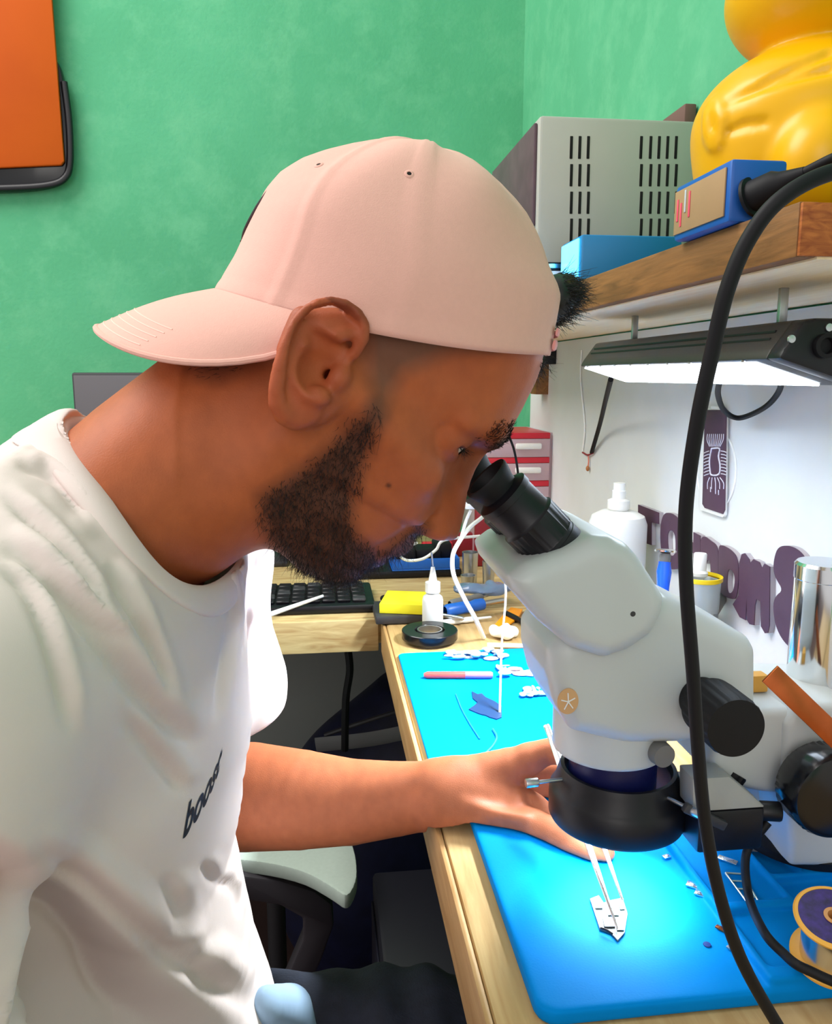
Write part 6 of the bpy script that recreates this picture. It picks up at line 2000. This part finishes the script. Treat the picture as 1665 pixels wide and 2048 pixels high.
V, Q = [], []
for layer, off in ((0, 0.0011), (1, -0.0011)):
    for j in range(NL + 1):
        for i in range(NC + 1):
            V.append(visor_pt(-1 + 2 * i / NC, j / NL, off))
n1_ = (NL + 1) * (NC + 1)
for layer in (0, 1):
    for j in range(NL):
        for i in range(NC):
            a = layer * n1_ + j * (NC + 1) + i
            f = (a, a + 1, a + NC + 2, a + NC + 1)
            Q.append(f if layer == 0 else f[::-1])
border = [(0, i) for i in range(NC + 1)] + [(j, NC) for j in range(1, NL + 1)] + [(NL, i) for i in range(NC - 1, -1, -1)] + [(j, 0) for j in range(NL - 1, 0, -1)]
for (j0, i0), (j1, i1) in zip(border, border[1:] + border[:1]):
    a, c = j0 * (NC + 1) + i0, j1 * (NC + 1) + i1
    Q.append((a, a + n1_, c + n1_, c))
visor = link_mesh('visor', np_mesh('visor', np.array(V), np.array(Q)), pink, cap, True, 40)
MB().tube([visor_pt(-1 + 2 * i / 50, 1.0, 0.0) for i in range(51)], 0.0017, 8, smooth=False).build('visor_piping', pink, cap)
stm = M('pale_pink_thread', (246, 204, 190), 0.7)
stb = MB()
for l in (0.94, 0.875, 0.81, 0.745, 0.68):
    stb.tube([visor_pt(-0.6 + 1.2 * i / 40, l, 0.0011) for i in range(41)], 0.00036, 6, smooth=False)
stb.build('visor_stitching', stm, cap)
# strap across the opening, hair through the opening
sb_ = MB()
for k, (t, w) in enumerate(((0.006, 0.006), (0.013, 0.0045))):
    pts = [cap_pt(t, math.radians(x), 0.0022) for x in range(-24, 25, 6)]
    sb_.tube(pts, w * 0.5, 8, 3, flat=0.3, up=c3v)
sb_.build('strap', M('pink_strap', (226, 150, 146), 0.7), cap)
# opening cut as a dark half-moon patch of hair beneath the strap line, and the tuft
core = HPX(1098, 604, 0.0)
F = Field((core[0] - 0.03, -0.035, core[2] - 0.028), (core[0] + 0.03, 0.035, core[2] + 0.028), 0.0016)
F.ell((core[0] + 0.001, 0, core[2] + 0.002), (0.0125, 0.022, 0.0155))
F.ell((UV(1140, 590)[0] - 0.004, 0.002, UV(1140, 590)[1]), (0.0085, 0.014, 0.0085), k=0.006)
Vt, Qt = F.mesh(2)
Vtw = np.array(HO)[None] + Vt[:, :1] * np.array(HU) + Vt[:, 1:2] * np.array([0, 1, 0]) + Vt[:, 2:] * np.array(HV)
tuft = link_mesh('hair_tuft', np_mesh('hair_tuft', Vtw, Qt), hair_black, man, True, 0)
Nt = vnormals(Vtw, Qt)
g = np.random.default_rng(5)
i = g.choice(len(Vtw), 1500)
i = i[Nt[i] @ np.array((0.8, 0, 0.1)) > -0.1]
strands('hair_strands', hair_black, Vtw[i], np.tile(np.array((0.9, 0, -0.15)), (len(i), 1)), Nt[i], 0.0100, 0.00024, tuft, curl=0.5, lift=0.25, seed=6)
fh = []
for k in range(260):
    w = g.uniform(-0.03, 0.03)
    u, v = np.interp(0.080 - g.uniform(0, 0.014), fp_v, fp_u), 0.080 - g.uniform(0, 0.012)
    fh.append(HW(u - 0.4 * w * w / 0.06 - 0.001, w, v))
fh = np.array([tuple(p) for p in fh])
strands('forehead_hair', hair_black, fh, np.tile(np.array(HU) * 0.6 - np.array(HV) * 0.5, (len(fh), 1)), np.tile(np.array(HU), (len(fh), 1)), 0.008, 0.0002, man, curl=0.5, lift=0.4, seed=8)

# ------------------------------------------------------------------ t-shirt
shirt_mat = M('pale_cotton', (228, 212, 207), 0.85, 0, 0.2, noise=0.03, nscale=40, bump=0.06, bscale=1600, sheen=0.1)
hS = 0.0024
FS = Field((-0.50, 0.16, 0.56), (0.03, 0.76, 1.08), hS)
FS.add(torso_fn(0.0))
FS.cone(tuple(NB + Vector((-0.004, 0, -0.01))), tuple(SN), 0.054, 0.060, k=0.05)
FS.cone(tuple(NB + Vector((-0.004, 0, -0.01))), tuple(SF), 0.054, 0.060, k=0.05)
slF = SF.lerp(EF, 0.50)
FS.chain([tuple(SF), tuple(PY(400, 1290, 0.652)), tuple(PY(425, 1372, 0.655))], [0.058, 0.061, 0.063], k=0.03)
slN = SN.lerp(EN, 0.62)
FS.chain([tuple(SN), tuple(slN)], [0.060, 0.064], k=0.03)
# cut sleeve ends flat and hollow
dN = (EN - SN).normalized()
cN = SN.lerp(EN, 0.55)
FS.add(lambda P: -(np.maximum(-((P[0] - cN.x) * dN.x + (P[1] - cN.y) * dN.y + (P[2] - cN.z) * dN.z), sd_cone(P, tuple(cN), tuple(cN + dN * 0.12), 0.09, 0.09))) * -1, 0.004, cut=True)
FS.chain([tuple(cN - dN * 0.02), tuple(cN + dN * 0.1)], [0.050, 0.056], k=0.004, cut=True)
pF0, pF1 = PY(540, 1418, 0.655), PY(420, 1440, 0.655)
dF = Vector((0.25, 0.0, -1)).normalized()
FS.add(lambda P: np.maximum(-((P[0] - pF0.x) * dF.x + (P[1] - pF0.y) * dF.y + (P[2] - pF0.z) * dF.z), sd_cone(P, (pF0.x - 0.05, 0.655, pF0.z), (pF0.x - 0.07, 0.655, pF0.z - 0.12), 0.10, 0.10)) + np.where(P[1] < 0.585, 1.0, 0.0), 0.004, cut=True)
# neck opening
CB, CFp = PY(117, 864, YH), PY(430, 1178, YH)
CC, CA = (CB + CFp) / 2, (CFp - CB) / 2
ca_n, ca_l = CA.normalized(), CA.length
cup = Vector((-ca_n.z, 0, ca_n.x))
if cup.z < 0:
    cup = -cup


def collar_cut(P):
    a = (P[0] - CC.x) * ca_n.x + (P[2] - CC.z) * ca_n.z
    w = P[1] - YH
    k0 = np.sqrt((a / (ca_l - 0.002)) ** 2 + (w / (0.0815 * (1 + 0.20 * np.clip(a / ca_l, -1, 1)))) ** 2)
    return np.maximum((k0 - 1) * 0.07, -((P[0] - CC.x) * cup.x + (P[2] - CC.z) * cup.z + 0.012))


FS.add(collar_cut, k=0.004, cut=True)
FS.chain([tuple(PY(300, 975, YH)), tuple(PY(235, 1040, YH))], [0.0580, 0.0560], k=0.004, cut=True)
VS, QS = FS.mesh(3)
# even out the cut edge of the neck opening
da = (VS[:, 0] - CC.x) * ca_n.x + (VS[:, 2] - CC.z) * ca_n.z
kk = np.sqrt((da / ca_l) ** 2 + ((VS[:, 1] - YH) / (0.0815 * (1 + 0.20 * np.clip(da / ca_l, -1, 1)))) ** 2)
near_cut = np.clip(1.4 - np.abs(kk - 1) / 0.10, 0, 1)[:, None]
for _ in range(14):
    VS = VS * (1 - near_cut) + relax_once(VS, QS) * near_cut
# folds, as real displacement of the cloth
FOLD = [([(128, 895), (190, 960), (262, 1040), (330, 1160), (392, 1212)], 10, 0.0012),
        ([(0, 985), (90, 1060), (150, 1135), (208, 1235)], 11, 0.0048),
        ([(0, 1080), (70, 1130), (150, 1220), (240, 1330), (330, 1440), (400, 1500)], 20, 0.0062),
        ([(0, 1130), (60, 1190), (110, 1330), (150, 1480)], 14, 0.0040),
        ([(212, 1130), (262, 1210), (300, 1300), (338, 1400)], 12, 0.0048),
        ([(100, 1140), (180, 1230), (250, 1290)], 10, 0.0034),
        ([(30, 930), (110, 960), (180, 1040)], 12, 0.0034),
        ([(452, 1130), (462, 1240), (450, 1330), (430, 1450)], 9, 0.0034),
        ([(478, 1110), (492, 1220), (486, 1330)], 8, 0.0030),
        ([(512, 1100), (524, 1220), (528, 1320)], 8, 0.0026),
        ([(240, 1420), (330, 1530), (372, 1590)], 16, 0.0036),
        ([(60, 1690), (170, 1770), (300, 1880), (420, 1960), (530, 2020)], 24, 0.0064),
        ([(0, 1820), (110, 1890), (230, 1960), (330, 2048)], 22, 0.0046),
        ([(400, 1720), (430, 1760), (470, 1770)], 12, 0.0036),
        ([(455, 1752), (474, 1790), (478, 1830)], 9, 0.0040),
        ([(330, 1745), (350, 1820), (345, 1880)], 18, 0.0036),
        ([(430, 1850), (400, 1920), (430, 1980)], 16, 0.0030)]
NS = vnormals(VS, QS)
pxs = project(VS)
facing = np.clip(-(NS * (VS - np.array(CAMP)) / np.linalg.norm(VS - np.array(CAMP), axis=1, keepdims=True)).sum(axis=1) * 3, 0, 1) * (VS[:, 1] < 0.60)
dsp = np.zeros(len(VS))
for pts, sgm, amp in FOLD:
    P2 = np.array([(p.x, p.y) for p in smoothline([(a, c, 0) for a, c in pts], 6)])
    best = np.full(len(VS), 1e9)
    side = np.zeros(len(VS))
    tt = np.zeros(len(VS))
    for k in range(len(P2) - 1):
        a, d = P2[k], P2[k + 1] - P2[k]
        w = pxs - a
        t = np.clip((w @ d) / (d @ d), 0, 1)
        e = w - t[:, None] * d
        dd = np.sqrt((e ** 2).sum(axis=1))
        m = dd < best
        best[m] = dd[m]
        side[m] = np.sign(d[0] * w[m, 1] - d[1] * w[m, 0])
        tt[m] = (k + t[m]) / (len(P2) - 1)
    sd_ = best * side
    env = np.clip(np.minimum(tt, 1 - tt) * 5, 0.0, 1)
    inside = (best < sgm * 4)
    dsp += np.where(inside, amp * env * (-np.exp(-(sd_ / sgm) ** 2) + 0.75 * np.exp(-((sd_ + 1.9 * sgm) / (1.3 * sgm)) ** 2)), 0)
# the cloth tucks in below the long fold at the belt
P2 = np.array([(p.x, p.y) for p in smoothline([(a, c, 0) for a, c in [(-400, 1440), (-150, 1580), (60, 1690), (170, 1770), (300, 1880), (420, 1965), (500, 2030), (560, 2120)]], 6)])
yl = np.interp(pxs[:, 0], P2[:, 0], P2[:, 1])
tuck = np.clip((pxs[:, 1] - yl - 8) / 130, 0, 1)
tuck = tuck * tuck * (3 - 2 * tuck) * np.clip((560 - pxs[:, 0]) / 240, 0, 1) * (VS[:, 1] < 0.5)
dsp -= 0.034 * tuck
low = 0.0012 * np.sin(VS[:, 2] * 60 + VS[:, 1] * 35) * np.sin(VS[:, 0] * 48 + VS[:, 2] * 20)
VS = VS + NS * (dsp * facing + low)[:, None]
shirt = link_mesh('t_shirt', np_mesh('t_shirt', VS, QS), shirt_mat, man, True, 0)
# ribbed collar, laid on the cloth around the opening
sh_bvh = BVHTree.FromPolygons([tuple(v) for v in VS], [tuple(int(x) for x in f) for f in QS])
cb, cf = PY(117, 864, YH), PY(430, 1178, YH)
cc = (cb + cf) / 2
ax1 = (cf - cb) / 2
pts = []
for k in range(49):
    t = 2 * math.pi * k / 48
    p = cc + ax1 * math.cos(t) + Vector((0, 0.0845 * math.sin(t) * (1 + 0.20 * math.cos(t)), 0))
    p += Vector((0.0, 0, 1)) * (-0.004 * abs(math.sin(t)))
    pts.append(p)
nrm_c = ax1.cross(Vector((0, 1, 0))).normalized()
cm = bmesh.new()
rings = []
cn = Vector((-0.55, 0, -0.84))
for p in pts[:-1]:
    rad = (p - cc).normalized()
    dirr = (rad * 0.66 + cn * 0.30).normalized()
    nn = (rad - dirr * rad.dot(dirr)).normalized()
    prof = [(-0.0045, 0.0020), (0.000, 0.0040), (0.008, 0.0044), (0.0142, 0.0036), (0.0162, 0.0002), (0.0148, -0.0012), (0.0, -0.0012), (-0.0050, 0.0004)]
    ring_ = []
    prof = [(-0.0035, 0.0005), (-0.0015, 0.0030), (0.005, 0.0036), (0.0115, 0.0034), (0.0140, 0.0028), (0.0156, -0.0006), (0.008, -0.0015), (-0.0010, -0.0016)]
    for a, c in prof:
        w_ = p + rad * max(a, 0.0015)
        hit = sh_bvh.ray_cast(w_ + cup * 0.06, -cup)
        q_ = hit[0] if hit[0] is not None and (hit[0] - w_).length < 0.03 else w_
        nr_ = hit[1] if hit[0] is not None and hit[1].dot(cup) > 0.05 else cup
        ring_.append(cm.verts.new(q_ + nr_ * c - rad * (0.0015 - a if a < 0.0015 else 0)))
    rings.append(ring_)
for j in range(8):  # even out the band along its length
    A = np.array([tuple(r[j].co) for r in rings])
    for _ in range(5):
        A = 0.25 * np.roll(A, 1, axis=0) + 0.5 * A + 0.25 * np.roll(A, -1, axis=0)
    for r, p in zip(rings, A):
        r[j].co = Vector(p)
for k in range(48):
    A, B = rings[k], rings[(k + 1) % 48]
    for j in range(8):
        cm.faces.new((A[j], A[(j + 1) % 8], B[(j + 1) % 8], B[j]))
bmesh.ops.recalc_face_normals(cm, faces=cm.faces)
me = bpy.data.meshes.new('collar')
cm.to_mesh(me)
cm.free()
col_o = link_mesh('collar', me, shirt_mat, shirt, True, 60)
sbv = col_o.modifiers.new('round', 'SUBSURF')
sbv.levels = sbv.render_levels = 1

# lettering across the chest, wrapped on the cloth
cu = bpy.data.curves.new('t', 'FONT')
cu.body = 'boost'
cu.size = 1.0
cu.shear = 0.25
cu.offset = 0.03
tmp = bpy.data.objects.new('t', cu)
COL.objects.link(tmp)
bpy.context.view_layer.update()
tme = bpy.data.meshes.new_from_object(tmp.evaluated_get(bpy.context.evaluated_depsgraph_get()))
bpy.data.objects.remove(tmp)
tb_ = bmesh.new()
tb_.from_mesh(tme)
bmesh.ops.subdivide_edges(tb_, edges=[e for e in tb_.edges if e.calc_length() > 0.08], cuts=2)
xs = [v.co.x for v in tb_.verts]
x0_, x1_ = min(xs), max(xs)
okv = True
for v in tb_.verts:
    fx_ = (v.co.x - x0_) / (x1_ - x0_)
    # base line runs up the chest; letter height leans towards the arm
    bx_, by_ = 366 + 74 * fx_ + 6 * math.sin(fx_ * 3.1), 1678 - 122 * fx_ - 20 * fx_ * fx_
    px_, py_ = bx_ + v.co.y * (8 + 4 * fx_), by_ - v.co.y * (92 - 12 * fx_)
    r = ray(px_, py_).normalized()
    hit = sh_bvh.ray_cast(CAMP, r)
    if hit[0] is None:
        okv = False
        continue
    v.co = hit[0] - r * 0.0006
me = bpy.data.meshes.new('lettering')
if okv:
    tb_.to_mesh(me)
    lt = link_mesh('lettering', me, M('black_print', (22, 24, 30), 0.6), shirt, True, 0)
tb_.free()

# ------------------------------------------------------------------ jeans
jean = M('dark_denim', (34, 40, 58), 0.8, noise=0.35, nscale=90, bump=0.3, bscale=500)
FJ = Field((-0.46, 0.28, -0.002), (0.20, 0.70, 0.68), 0.007)
FJ.ell((-0.24, YH, 0.50), (0.15, 0.17, 0.12))
for yy, kx in ((0.572, 0.0), (0.385, 0.0)):
    FJ.chain([(-0.22, (yy + YH) / 2, 0.51), (-0.08, yy, 0.527), (0.075 + kx, yy, 0.532)], [0.098, 0.084, 0.070], k=0.03)
    FJ.chain([(0.075 + kx, yy, 0.528), (0.07 + kx, yy, 0.30), (0.05 + kx, yy, 0.09)], [0.068, 0.056, 0.048], k=0.02)
FJ.D = np.maximum(FJ.D, (0.055 - FJ.full()[2]) + 0 * FJ.D)
VJ, QJ = FJ.mesh(3)
NJ = vnormals(VJ, QJ)
VJ = VJ + NJ * (0.0028 * np.sin(VJ[:, 0] * 150 + 5 * np.sin(VJ[:, 2] * 40)) * np.exp(-((VJ[:, 0] - 0.06) / 0.06) ** 2) + 0.002 * np.sin(VJ[:, 0] * 60 + VJ[:, 1] * 90))[:, None]
jeans = link_mesh('jeans', np_mesh('jeans', VJ, QJ), jean, man, True, 0)
for yy in (0.572, 0.385):
    MB().box((-0.01, yy - 0.042, 0.0005), (0.20, yy + 0.042, 0.075), 0.03, 3).build('shoe', MAT['black_matte'], man)
# pale blue cloth showing between the shirt and the jeans
F = Field((-0.12, 0.40, 0.52), (0.03, 0.60, 0.72), 0.003)
pb0, pb1 = PY(560, 2020, 0.50), PY(590, 2060, 0.52)
F.chain([tuple(PY(535, 2010, 0.47)), tuple(PY(578, 2020, 0.51)), tuple(PY(590, 2110, 0.53))], [0.012, 0.017, 0.02])
Vp, Qp = F.mesh(2)
link_mesh('undershirt_hem', np_mesh('undershirt_hem', Vp, Qp), M('pale_blue_cotton', (150, 178, 206), 0.85), man, True, 0)

# ------------------------------------------------------------------ tweezers in the hand
tw = thing('tweezers', tuple(tip), 'thin silver tweezers held by the man, points on the phone board', 'tweezers')
t_top = PY(1094, 1452, 0.562)
for s, tipx, lab in ((-1, (1236, 1858), 'leg'), (1, (1246, 1800), 'leg')):
    e = PZ(tipx[0], tipx[1], MT + 0.0035 if s < 0 else MT + 0.012)
    a = t_top + Vector((0.0, s * 0.0014, 0))
    ax = (e - a).normalized()
    m = a.lerp(e, 0.62) + Vector((0.0035 * (s > 0), s * 0.0040, 0.0015 * s))
    MB().tube([a, a.lerp(e, 0.3) + Vector((0, s * 0.0022, 0)), m, e], [0.0024, 0.0029, 0.0026, 0.0019, 0.0007], 10, 8, flat=0.42, up=Vector((1, 0, 0.4))).build('leg', MAT['silver'], tw)

# stool that carries the man
stl = thing('stool', (-0.26, YH, 0), 'round dark stool under the man in the pale t-shirt', 'stool')
MB().lathe([(0.0, 0.33), (0.165, 0.33), (0.18, 0.34), (0.18, 0.357), (0.165, 0.370), (0.0, 0.371)], (-0.26, YH, 0), seg=48, close=False).build('seat', MAT['black_matte'], stl)
for k in range(4):
    a = math.pi / 4 + k * math.pi / 2
    MB().cyl((-0.26 + 0.19 * math.cos(a), YH + 0.17 * math.sin(a), 0.0005), (-0.26 + 0.11 * math.cos(a), YH + 0.11 * math.sin(a), 0.3295), 0.014, seg=16).build('leg', MAT['dark_grey'], stl)
